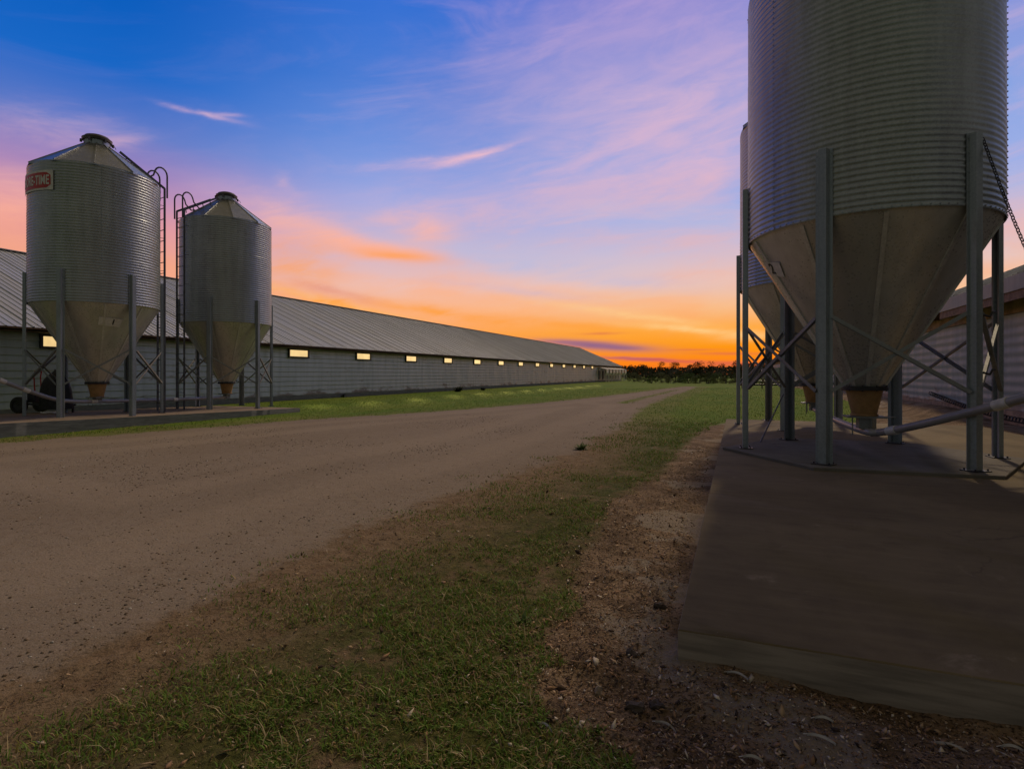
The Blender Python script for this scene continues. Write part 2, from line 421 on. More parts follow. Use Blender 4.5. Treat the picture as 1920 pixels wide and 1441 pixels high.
def wall_mat(name, col, metal, rough, zlo, zhi):
    m, t, b = mat(name); p = t.pos(); s = t.sep(p)
    pan = t.m('FLOOR', t.m('DIVIDE', s[1], 6.1)); row = t.m('FLOOR', t.m('DIVIDE', s[2], .9))
    wn = t.n.new('ShaderNodeTexWhiteNoise'); wn.noise_dimensions = '2D'; t.put(wn.inputs['Vector'], t.comb(pan, 0.0, 0))
    run = t.noise(t.vm('MULTIPLY', p, (1, 5, .5)), .9, 5, .65)
    c = t.mix(wn.outputs['Value'], tuple(x*.98 for x in col), tuple(x*1.03 for x in col))
    c = t.mix(t.m('MULTIPLY', t.ss(run, .42, .7), .2), c, tuple(x*.62 for x in col))
    rust = t.ss(t.m('ADD', t.noise(t.vm('MULTIPLY', p, (1, .6, 2)), 1.2, 6, .7), t.ss(s[2], zlo+.05, zlo+.75, .22, 0)), .60, .74)
    c = t.mix(t.m('MULTIPLY', rust, .8), c, (.13,.085,.05))
    t.put(b.inputs['Base Color'], c)
    t.put(b.inputs['Metallic'], t.m('MULTIPLY', t.m('SUBTRACT', 1.0, rust), metal))
    t.put(b.inputs['Roughness'], t.ss(run, .3, .7, rough*.85, rough*1.2))
    return m
M['wall'] = wall_mat('metal_siding', (.395,.455,.42), .30, .5, -.1, 2.5)
M['wallR'] = wall_mat('metal_siding_shiny', (.25,.325,.32), .08, .55, .2, 2.6)
def roof_mat():
    m, t, b = mat('metal_roofing'); p = t.pos(); s = t.sep(p)
    pan = t.m('FLOOR', t.m('DIVIDE', s[1], .9144))
    wn = t.n.new('ShaderNodeTexWhiteNoise'); wn.noise_dimensions = '1D'; t.put(wn.inputs['W'], pan)
    c = t.mix(wn.outputs['Value'], (.46,.475,.50), (.54,.55,.575))
    big = t.noise(t.vm('MULTIPLY', p, (.3, 1.4, .3)), .8, 5, .6)
    c = t.mix(t.m('MULTIPLY', t.ss(big, .42, .7), .45), c, (.33,.32,.31))
    t.put(b.inputs['Base Color'], c); b.inputs['Metallic'].default_value = .3
    t.put(b.inputs['Roughness'], t.ss(big, .3, .7, .42, .6))
    return m
M['roof'] = roof_mat()

def glow(name, col, st):
    m, t, b = mat(name)
    p = t.obj()
    t.put(b.inputs['Base Color'], (.3,.25,.15)); 
    t.put(b.inputs['Emission Color'], t.mix(t.ss(t.noise(p, 2.5, 3), .3, .7), col, tuple(x*.86 for x in col)))
    t.put(b.inputs['Emission Strength'], t.m('MULTIPLY', t.m('ADD', .82, t.m('MULTIPLY', t.rnd(), .3)), st))
    return m
M['pane'] = glow('lit_pane', (1.0,.70,.30), 1.05)

# ---------------------------------------------------------------- the ground
def build_ground():
    be = np.concatenate([np.linspace(-52, 52, 417), np.linspace(52, 308, 57)[1:-1]])
    rr = [.55]
    while rr[-1] < 40: rr.append(rr[-1]*1.0135)
    while rr[-1] < 4000: rr.append(rr[-1]*1.07)
    rr = np.array(rr); nb, nr = len(be), len(rr)
    B, Rr = np.meshgrid(np.radians(be), rr)            # nr x nb
    d = Rr*np.cos(B); l = Rr*np.sin(B)
    x = (-SA*d+CA*l).ravel(); y = (CA*d+SA*l).ravel()
    zr, zs = zones(x, y)
    z = base_h(x, y)+fine_h(x, y, zr, zs)
    V = np.stack([x, y, z], 1)
    i = np.arange(nr-1)[:, None]; j = np.arange(nb)[None, :]; j2 = (j+1) % nb
    F = np.stack([i*nb+j, i*nb+j2, (i+1)*nb+j2, (i+1)*nb+j], -1).reshape(-1, 4)[:, ::-1]
    # centre disc joins the grass sheet
    cx, cy, czr = x[F].mean(1), y[F].mean(1), zr[F].mean(1); czs = zs[F].mean(1)
    wob = fbm(cx*1.6, cy*1.6, 21, 4)*.5
    isr = czr+wob > 0; iss = (~isr) & (czs+wob*.45 > 0)
    for nm, mk in (('gravel_road', isr), ('bare_soil', iss), ('ground', ~isr & ~iss)):
        f = F[mk]; u, inv = np.unique(f, return_inverse=True)
        o = np_mesh(nm, V[u], inv.reshape(-1, 4), M['ground'], {'zr': np.clip(zr[u], -4, 4), 'zs': np.clip(zs[u], -4, 4)}, smooth=True)
        tag(o, {'gravel_road':'brown packed gravel road running past the silos to the scrub','bare_soil':'brown bare soil with litter and chips along the concrete pad',
                'ground':'patchy green and brown grass field around the barns'}[nm], {'gravel_road':'road','bare_soil':'soil','ground':'ground'}[nm], kind='structure')
build_ground()

# pads ------------------------------------------------------------------------
PAD_R = [(-.205,2.372),(4.6,2.372),(4.6,13.9),(-.12,13.9)]
PZ = .13
def bevel_pad(name, poly, z0, zt, m, lab, cat='concrete pad'):
    # zt: height per corner; a slightly rounded, chipped arris round the top
    o = None
    n = len(poly); mb = MB()
    c = (sum(p[0] for p in poly)/n, sum(p[1] for p in poly)/n)
    ring = []
    for k in range(n):
        a, b = Vector(poly[k]), Vector(poly[(k+1) % n]); L = (b-a).length; m_ = max(2, int(L/.06))
        for i in range(m_):
            t = i/m_; ring.append((a.lerp(b, t), zt[k]*(1-t)+zt[(k+1) % n]*t))
    vs = []; N = len(ring)
    for off, dz in ((0, None), (0, -.005), (.005, 0)):
        for k, (p, z) in enumerate(ring):
            dv = Vector(c)-p; dv.normalize()
            j = float(fbm(p.x*6, p.y*6, 31, 3))*.006
            q = p+dv*(off*1.2+(abs(j) if off == 0 else abs(j)*1.5))
            vs.append((q.x, q.y, z0 if dz is None else z+dz+ (0 if off else j*.5)))
    fs = []
    for lv in range(2):
        for k in range(N):
            k2 = (k+1) % N; fs.append((lv*N+k, lv*N+k2, (lv+1)*N+k2, (lv+1)*N+k))
    fs.append(tuple(2*N+k for k in range(N)))
    mb.add(vs, fs)
    o = mb.build(name, m, None, 35, label=lab, cat=cat, kind='structure')
    return o
bevel_pad('concrete_pad', PAD_R, -.25, [PZ]*4, M['pad'], 'broad dark stained concrete pad under the right-hand silos')
PAD_L = [(-17.3,5.0),(-13.5,5.0),(-13.45,14.85),(-17.3,14.85)]
def padl_z(y): return .19+(y-6.62)*(.036-.19)/(14.82-6.62)
bevel_pad('concrete_pad', PAD_L, -.4, [padl_z(p[1]) for p in PAD_L], M['pad2'], 'narrow grey concrete pad under the two left silos by the road')

# ---------------------------------------------------------------- silos
RC, ZB, ZE = 1.37, 2.75, 6.03        # cylinder radius, bottom, eave
def cone_r(z): return .20+(RC-.025-.20)*(z-.82)/(ZB-.82)
def polar(r, a, z): return Vector((r*math.cos(a), r*math.sin(a), z))
SILO_G = 'galvanised feed silos on posts'
PITCH = .0667
def build_silo():
    root = empty('feed_silo', (0,0,0), 0, 'x', 'silo', SILO_G)
    # corrugated body
    prof = []; nw = int(round((ZE-ZB)/PITCH)); st = 6
    for i in range(nw*st+1):
        z = ZB+(ZE-ZB)*i/(nw*st); k = i/st
        ring = int((z-ZB)/1.09)
        prof.append((RC+.0055*math.sin(2*math.pi*k)-.0025*ring+.003, z))
    mb = MB(); mb.lathe(prof, 112)
    def bolt(a, z, r):
        p = polar(r-.004, a, z); q = polar(r+.008, a, z); mb.tube([p, q], .008, 6)
    for s_ in range(3):
        for k in range(48): bolt(-.47+s_*2.0944, ZB+.05+k*PITCH, RC+.009)
    for k in range(96): bolt(k*2*math.pi/96, ZB+.025, RC+.008)
    mb.build('body', M['silo'], root, 80)
    # roof of flat panels with raised ribs
    n = 11; mb = MB(); z1 = 6.88; r1 = .27
    for k in range(n):
        a, b = 2*math.pi*k/n, 2*math.pi*(k+1)/n
        e = RC+.035
        mb.add([polar(e, a, ZE-.01), polar(e, b, ZE-.01), polar(r1, b, z1), polar(r1, a, z1),
                polar(e, a, ZE-.04), polar(e, b, ZE-.04)], [(0,1,2,3),(4,5,1,0)])
        mb.bar(polar(e, a, ZE), polar(r1, a, z1+.006), .018, .022)
    roof = mb.build('roof', M['roofcone'], root)
    mb = MB(); mb.lathe([(r1+.01, z1-.05),(r1+.01, z1+.13),(r1-.01, z1+.13)], 32); mb.build('collar', M['roofcone'], roof, 40)
    mb = MB(); mb.lathe([(r1-.02, z1+.10),(r1+.045, z1+.105),(r1+.055, z1+.17),(r1+.02, z1+.185),(r1-.01, z1+.23),(.18, z1+.262),(.001, z1+.275)], 32)
    for k in range(6):
        a = k*math.pi/3; mb.box(-.02,.02,-.02,.02,-.05,.03, Matrix.Translation(polar(r1+.06, a, z1+.09)))
    mb.tube([polar(r1+.05, .6, z1+.02), polar(r1+.13, .6, z1+.02), polar(r1+.16, .6, z1-.05)], .008, 6)
    mb.build('lid', M['cap'], root, 40)
    # hopper cone with lapped seams
    mb = MB(); prof = []
    for i in range(26):
        z = .82+(ZB-.82)*i/25; prof.append((cone_r(z), z))
    prof.append((RC-.012, ZB+.03)); mb.lathe(prof, 80); hop = mb.build('hopper', M['hopper'], root, 60)
    mb = MB(); npan = 10
    for k in range(npan):
        a = 2*math.pi*(k+.35)/npan
        mb.bar(polar(cone_r(ZB-.02)+.006, a, ZB-.02), polar(cone_r(.86)+.006, a, .86), .046, .022)
    mb.build('hopper_seam', M['seam'], hop)
    # boot and slide gate
    mb = MB(); mb.lathe([(.235,.84),(.24,.84),(.24,.80),(.205,.79),(.142,.50),(.155,.50),(.155,.475),(.10,.47)], 36)
    boot = mb.build('boot', M['boot'], root, 40)
    mb = MB(); mb.lathe([(.20,.80),(.262,.80),(.262,.848),(.20,.848)], 36, True); 
    for k in range(10): mb.tube([polar(.25, k*.628, .79), polar(.25, k*.628, .865)], .008, 6)
    mb.build('flange', M['dark'], boot, 40)
    mb = MB(); mb.box(-.22,.22,-.15,.15,.450,.470); mb.box(-.075,.075,-.075,.075,.31,.450); mb.box(.22,.34,-.03,.03,.454,.466)
    mb.tube([(-.16,-.12,.45),(-.16,-.12,.24)], .008, 6); mb.tube([(-.10,.13,.45),(-.10,.13,.27)], .008, 6); mb.tube([(.05,-.13,.45),(.05,-.13,.22)], .008, 6)
    mb.build('slide_gate', M['brace'], root)
    # legs: hat-section posts
    hat = [(-.088,0),(-.050,0),(-.036,.058),(.036,.058),(.050,0),(.088,0),(.088,.007),(.055,.007),(.041,.066),(-.041,.066),(-.055,.007),(-.088,.007)]
    for k in range(6):
        a = k*math.pi/3; mb = MB(); ca, sa = math.cos(a), math.sin(a); nh = len(hat); vs = []
        for z in (.012, 3.50):
            for tx, ry in hat:
                r = RC+.010+ry; vs.append((ca*r-sa*tx, sa*r+ca*tx, z))
        mb.add(vs, [(i, (i+1) % nh, nh+(i+1) % nh, nh+i) for i in range(nh)])
        q = lambda i: (i, 11-i)
        for lv in (0, nh):
            for i in range(5): mb.add([vs[lv+i], vs[lv+i+1], vs[lv+10-i], vs[lv+11-i]], [(0,1,2,3)])
        for z in (2.9, 3.1, 3.3, 3.45):
            for tx in (-.07, .07):
                p = Vector((ca*(RC+.017)-sa*tx, sa*(RC+.017)+ca*tx, z)); mb.tube([p, p+Vector((ca, sa, 0))*.008], .008, 6)
        lg = mb.build('leg', M['leg'], root)
        mb = MB(); T = Matrix.Rotation(a, 4, 'Z'); mb.box(RC-.05, RC+.12, -.105, .105, 0, .010, T)
        for dx, dy in ((-.02,-.08),(-.02,.08),(.095,-.08),(.095,.08)):
            p = T @ Vector((RC+dx, dy, .012)); mb.tube([p, p+Vector((0,0,.018))], .009, 6)
        mb.build('foot_plate', M['dark'], lg)
    # cross braces: two angle bars per bay
    for k in range(6):
        a, b = k*math.pi/3, (k+1)*math.pi/3
        da = .055
        for za, zb, off in ((.80,1.62,.012),(1.62,.80,.034)):
            mb = MB(); p = polar(RC+off, a+da, za); q = polar(RC+off, b-da, zb)
            d = (q-p).normalized(); out = polar(1, (a+b)/2, 0)
            mb.bar(p, q, .042, .005, out.cross(d)); 
            side = d.cross(out).normalized(); sg = 1 if side.z > 0 else -1
            mb.bar(p+out*.016+side*sg*.021, q+out*.016+side*sg*.021, .005, .034, out.cross(d))
            mb.build('brace', M['brace'], root)
    return root
SILO0 = build_silo()

def ladder(root, ang):
    """caged-free ladder up the wall, hoops at the eave, roof ladder to the lid"""
    w = .20; Rl = RC+.15
    T = Matrix.Rotation(ang, 4, 'Z')
    mb = MB()
    for s in (-w, w):
        mb.bar(T @ Vector((Rl, s, .02)), T @ Vector((Rl, s, ZE+.16)), .022, .05, T.to_3x3() @ Vector((1,0,0)))
    z = .25
    while z < ZE+.1: mb.tube([T @ Vector((Rl, -w, z)), T @ Vector((Rl, w, z))], .011, 6); z += .30
    for z in (3.0, 3.9, 4.8, 5.7):
        for s in (-w, w): mb.bar(T @ Vector((RC+.005, s, z)), T @ Vector((Rl, s, z)), .03, .008)
    lad = mb.build('ladder', M['ladder'], root)
    for s in (-w, w):                            # hand hoops
        mb = MB(); pts = [(Rl+.06, ZE-.10),(Rl+.06, ZE+.50)]
        for k in range(1, 8):
            t = math.pi*k/8; pts.append((Rl-.10+.16*math.cos(t), ZE+.50+.20*math.sin(t)))
        pts += [(Rl-.29, ZE+.44),(Rl-.46, ZE+.30),(Rl-.58, ZE+.34)]
        mb.tube([T @ Vector((r, s*1.08, z)) for r, z in pts], .022, 8); mb.build('hand_hoop', M['ladder'], lad, 50)
        mb2 = MB()
    mb = MB(); e = Vector((Rl, 0, ZE+.15)); f = Vector((.43, 0, 6.84))
    for s in (-w, w):
        mb.bar(T @ (e+Vector((0,s,0))), T @ (f+Vector((0,s,0))), .024, .06)
    for k in range(1, 6):
        c = e.lerp(f, k/6); mb.tube([T @ (c+Vector((0,-w,0))), T @ (c+Vector((0,w,0)))], .012, 6)
    for k in (.25, .75):
        c = e.lerp(f, k)
        for s in (-w, w): mb.bar(T @ (c+Vector((0,s,0))), T @ (c+Vector((-.02,s,-.14))), .02, .02)
    mb.build('roof_ladder', M['ladder'], root)

def text_mesh(body, size, offset=0.0, extrude=.002, spacing=1.0):
    cu = bpy.data.curves.new('t', 'FONT'); cu.body = body; cu.size = size; cu.offset = offset; cu.extrude = extrude
    cu.align_x = 'CENTER'; cu.align_y = 'CENTER'; cu.space_character = spacing; cu.resolution_u = 3
    ob = bpy.data.objects.new('t', cu); COL.objects.link(ob); bpy.context.view_layer.update()
    me = bpy.data.meshes.new_from_object(ob.evaluated_get(bpy.context.evaluated_depsgraph_get()))
    vs = [v.co.copy() for v in me.vertices]; fs = [tuple(p.vertices) for p in me.polygons]
    bpy.data.objects.remove(ob); bpy.data.curves.remove(cu); bpy.data.meshes.remove(me)
    return vs, fs
def rect_grid(w, h, nx, ny):
    vs = [Vector((-w/2+w*i/nx, -h/2+h*j/ny, 0)) for j in range(ny+1) for i in range(nx+1)]
    fs = [(j*(nx+1)+i, j*(nx+1)+i+1, (j+1)*(nx+1)+i+1, (j+1)*(nx+1)+i) for j in range(ny) for i in range(nx)]
    return vs, fs
def poly_fan(pts, nx=24):                          # convex outline cut in vertical strips
    xs = [p[0] for p in pts]; x0, x1 = min(xs), max(xs); vs = []; fs = []
    def span(x):
        ys = []
        for k in range(len(pts)):
            (ax, ay), (bx, by) = pts[k], pts[(k+1) % len(pts)]
            if min(ax, bx)-1e-9 <= x <= max(ax, bx)+1e-9:
                if abs(bx-ax) < 1e-9: ys += [ay, by]
                else: ys.append(ay+(by-ay)*(x-ax)/(bx-ax))
        return min(ys), max(ys)
    for i in range(nx+1):
        x = x0+(x1-x0)*i/nx; a, b = span(x); vs += [Vector((x, a, 0)), Vector((x, b, 0))]
        if i: fs.append((2*i-2, 2*i, 2*i+1, 2*i-1))
    return vs, fs
def solid(vs, fs, t):                              # give a sheet a back and rim
    n = len(vs); out = list(vs)+[v-Vector((0,0,t)) for v in vs]; f2 = list(fs)+[tuple(i+n for i in f[::-1]) for f in fs]
    from collections import Counter
    cnt = Counter()
    for f in fs:
        for i in range(len(f)): cnt[frozenset((f[i], f[(i+1) % len(f)]))] += 1
    for f in fs:
        for i in range(len(f)):
            a, b = f[i], f[(i+1) % len(f)]
            if cnt[frozenset((a, b))] == 1: f2.append((b, a, a+n, b+n))
    return out, f2
def on_cyl(vs, ang, z, r):
    return [polar(r+v.z, ang+v.x/RC, z+v.y) for v in vs]
def on_cone(vs, ang, z, lift, rot=0.0):
    sl = math.atan2(RC-.22, ZB-.82); out = []
    c, s = math.cos(rot), math.sin(rot)
    for v in vs:
        x, y = v.x*c-v.y*s, v.x*s+v.y*c
        zz = z+y*math.cos(sl); r = cone_r(zz)+lift+v.z; out.append(polar(r, ang+x/cone_r(z), zz))
    return out

def placard(root, ang, z, txt, w, h, rot, size, dx=0.0):
    vs, fs = solid(*rect_grid(w, h, 8, 3), .004); mb = MB(); mb.add(on_cone(vs, ang, z, .016, rot), fs)
    pl = mb.build('placard', M['label'], root)
    vs, fs = text_mesh(txt, size, .004); vs = [v+Vector((dx, 0, 0)) for v in vs]
    mb = MB(); mb.add(on_cone(vs, ang, z, .020, rot), fs); mb.build('numeral', M['black'], pl)

ROT_L, ROT_R = R_(-1.6), R_(3.4)
def place(root, d, r, z, rz, label):
    x, y = cw(d, r); root.location = (x, y, z); root.rotation_euler = (0, 0, rz); root['label'] = label
    return root
silo_a = copy_tree(SILO0); silo_b = copy_tree(SILO0); silo_c = copy_tree(SILO0); silo_d = SILO0
place(silo_a, 14.35, -10.63, .115, ROT_L, 'galvanised feed silo with a red and white sign and a number 1 placard')
place(silo_b, 18.65, -9.50, .05, ROT_L, 'galvanised feed silo with its ladder facing the road, beside the sign-bearing silo')
place(silo_c, 7.18, 4.515, PZ+.035, ROT_R, 'huge near silo cut off by the top edge, with a number 2 placard')
place(silo_d, 11.24, 6.06, PZ, ROT_R, 'galvanised silo mostly hidden behind the huge near silo on the dark pad')
W = A                                               # camera-frame angle -> world angle
ladder(silo_a, R_(56)+W-ROT_L); ladder(silo_b, R_(240)+W-ROT_L)
placard(silo_a, R_(320)+W-ROT_L, 2.32, '1', .46, .22, R_(-5), .20, .06)
placard(silo_c, R_(176)+W-ROT_R, 2.36, '2', .36, .21, R_(-14), .21, -.02)
# red and white sign on the curved wall of the first silo
sang = R_(244.5)+W-ROT_L; sz = 5.55; sw, sh = 1.24, .46
sgn = MB(); vs, fs = solid(*rect_grid(sw, sh, 30, 2), .004); sgn.add(on_cyl(vs, sang, sz, RC+.022), fs); sign = sgn.build('sign', M['white'], silo_a)
hw, hh = sw/2-.055, sh/2-.05
mb = MB(); vs, fs = poly_fan([(-hw,-hh*.5),(-hw+.10,-hh),(hw-.10,-hh),(hw,-hh*.6),(hw,hh*.6),(hw-.10,hh),(-hw+.10,hh),(-hw,hh*.5)], 30)
mb.add(on_cyl(vs, sang, sz, RC+.024), fs); mb.build('sign_field', M['red'], sign)
vs, fs = text_mesh('CHORE-TIME', .30, .009, .001, 1.06); w_ = max(v.x for v in vs)-min(v.x for v in vs); k_ = (2*hw-.07)/w_
mb = MB(); mb.add(on_cyl([Vector((v.x*k_, v.y, v.z*.5)) for v in vs], sang, sz-.005, RC+.028), fs); mb.build('sign_lettering', M['white'], sign)
# two hooks on the outer post of the near silo
for z in (1.62, 1.02):
    a = 5*math.pi/3+math.pi/3*0; mb = MB(); p = polar(RC+.07, a, z)
    T = Matrix.Rotation(a, 4, 'Z')
    mb.tube([T @ Vector((RC+.04,.09,z)), T @ Vector((RC+.06,.15,z-.02)), T @ Vector((RC+.06,.19,z+.03)), T @ Vector((RC+.06,.22,z+.03))], .012, 6)
    mb.build('hook', M['dark'], silo_c)
# thin raised slab under the near silo
cxs, cys = silo_c.location.x, silo_c.location.y
poly = [(cxs+1.70*math.cos(ROT_R+k*math.pi/3), cys+1.70*math.sin(ROT_R+k*math.pi/3)) for k in range(6)]
bevel_pad('silo_slab', poly, PZ-.02, [PZ+.035]*6, M['slab'], 'thin six-sided concrete slab under the near silo', 'slab')

# feed tubes --------------------------------------------------------------------
def spline(pts, n=10):
    P = [Vector(p) for p in pts]; P = [P[0]*2-P[1]]+P+[P[-1]*2-P[-2]]; out = []
    for k in range(1, len(P)-2):
        a, b, c, d = P[k-1:k+3]
        for i in range(n):
            t = i/n; out.append(.5*((2*b)+(c-a)*t+(2*a-5*b+4*c-d)*t*t+(3*b-a-3*c+d)*t**3))
    return out+[P[-2]]
def dr(d, r, z): x, y = cw(d, r); return Vector((x, y, z))
def feed_tube(pts, label, couplers):
    root = empty('feed_tube', pts[0], 0, label, 'feed tube', 'augur feed tubes under the silos')
    o = pts[0]; sp = spline([p-o for p in pts]); mb = MB(); mb.tube(sp, .046, 14); mb.build('pipe', M['tube'], root, 50)
    for k in couplers:
        a = sp[k]; b = sp[k+1]; d = (b-a).normalized(); mb = MB(); mb.tube([a-d*.07, a+d*.07], .054, 14); mb.build('coupler', M['trimw'], root, 50)
feed_tube([dr(18.65,-9.5,.40), dr(17.0,-9.95,.41), dr(15.4,-10.35,.44), dr(14.3,-10.6,.475), dr(13.75,-10.76,.50), dr(13.35,-10.88,.565), dr(12.85,-11.03,.76), dr(12.3,-11.2,1.02), dr(11.5,-11.4,1.42), dr(10.9,-11.6,1.74)],
          'pale feed tube under the left silos, climbing out of the left edge', (12, 31, 62, 70))
feed_tube([dr(11.24,6.06,.47), dr(10.1,5.62,.44), dr(8.6,5.05,.43), dr(7.18,4.52,.44), dr(6.9,4.55,.455), dr(6.4,4.61,.58), dr(5.75,4.715,.78), dr(5.25,4.795,.945), dr(4.7,4.88,1.14), dr(4.2,4.96,1.32)],
          'thick grey feed tube rising from the near silo to the right edge', (12, 44, 66, 80))

# chain hung from the post top --------------------------------------------------
def chain():
    p0 = dr(5.80, 4.88, 3.60); p1 = dr(4.68, 4.885, 1.16)
    root_o = p0; path = []
    for k in range(61):
        t = k/60; q = p0.lerp(p1, t); path.append(q-Vector((0,0,.20*math.sin(math.pi*t)))-root_o)
    L = [0]
    for k in range(60): L.append(L[-1]+(path[k+1]-path[k]).length)
    def at(s):
        for k in range(60):
            if L[k+1] >= s: return path[k].lerp(path[k+1], (s-L[k])/(L[k+1]-L[k])), (path[k+1]-path[k]).normalized()
        return path[-1], (path[-1]-path[-2]).normalized()
    mb = MB(); s = 0; n = 0
    while s < L[-1]:
        c, t = at(s); a = t.cross(Vector((0,0,1))).normalized(); b = t.cross(a)
        if n % 2: a, b = b, a
        pts = []
        for j in range(10):
            an = 2*math.pi*j/10; pts.append(c+t*(.026*math.cos(an))+a*(.015*math.sin(an)))
        pts.append(pts[0]); mb.tube(pts, .0045, 6, False); s += .036; n += 1
    o = mb.build('chain', M['dark'], None, 50, label='dark steel chain hanging from the near silo post to the feed tube', cat='chain'); o.location = root_o
chain()

# leaning rod behind the near silo
mb = MB(); p = dr(8.2,3.62,PZ+.008); q = dr(10.12,4.90,.80); mb.tube([Vector((0,0,0)), q-p], .011, 8)
o = mb.build('rod', M['dark'], None, 50, label='thin dark rod leaning on a post of the hidden silo', cat='rod'); o.location = p

# coiled cable along the foot of the right barn
mb = MB(); pts = []
c0 = Vector((5.92, 21.6, .56)); c1 = Vector((5.92, 11.5, .22))
n = 900
for k in range(n+1):
    t = k/n; c = c0.lerp(c1, t)-Vector((0,0,.22*math.sin(math.pi*t))); an = t*2*math.pi*62
    pts.append(c-c0+Vector((math.cos(an)*.055, 0, math.sin(an)*.055)))
mb.tube(pts, .011, 5)
o = mb.build('coiled_cable', M['dark'], None, 60, label='dark coiled cable strung low along the right barn wall', cat='cable'); o.location = c0

# ---------------------------------------------------------------- left barn
def rib_profile(pitch, wt, wb, h, n, every=0, h2=0.0):
    out = []
    for k in range(n):
        y = k*pitch; hh = h2 if every and k % every == 0 else h
        out += [(y, 0.0), (y+pitch-wb, 0.0), (y+pitch-(wb+wt)/2, hh), (y+pitch-(wb-wt)/2, hh), (y+pitch, 0.0)]
    return out
def sheet_roof(mb, x0, z0, x1, z1, y0, y1, pitch=.2286):
    n = int((y1-y0)/pitch); pr = rib_profile(pitch, .024, .050, .019, n, 4, .032)
    d = Vector((x1-x0, 0, z1-z0)).normalized(); nrm = Vector((-d.z, 0, d.x))
    if nrm.z < 0: nrm = -nrm
    vs = []; fs = []
    for y, h in pr:
        for (x, z) in ((x0, z0), (x1, z1)): vs.append(Vector((x, y0+y, z))+nrm*h)
    for k in range(len(pr)-1):
        fs.append((2*k, 2*k+1, 2*k+3, 2*k+2))
    mb.add(vs, fs)
def sheet_wall(mb, X, z0, z1, y0, y1, sgn, pitch=.2286, seg=6.1):
    n = int(round((z1-z0)/pitch)); pr = []
    for k in range(n):
        z = z0+(z1-z0)*k/n; q = (z1-z0)/n
        pr += ([(z, .030), (z+.012, .032), (z+q*.5, .018), (z+q-.004, .0)] if sgn > 0 else [(z+q*i/8, .007*math.cos(2*math.pi*i/8)) for i in range(8)])
    ys = [y0]
    while ys[-1] < y1-seg*.6: ys.append(min(y1, ys[-1]+seg))
    if ys[-1] < y1: ys.append(y1)
    for j in range(len(ys)-1):
        off = .0012*(j % 2); vs = []
        for z, h in pr:
            for y in (ys[j], ys[j+1]+.02): vs.append((X+sgn*(h+off), y, z))
        mb.add(vs, [(2*k, 2*k+1, 2*k+3, 2*k+2) for k in range(len(pr)-1)])

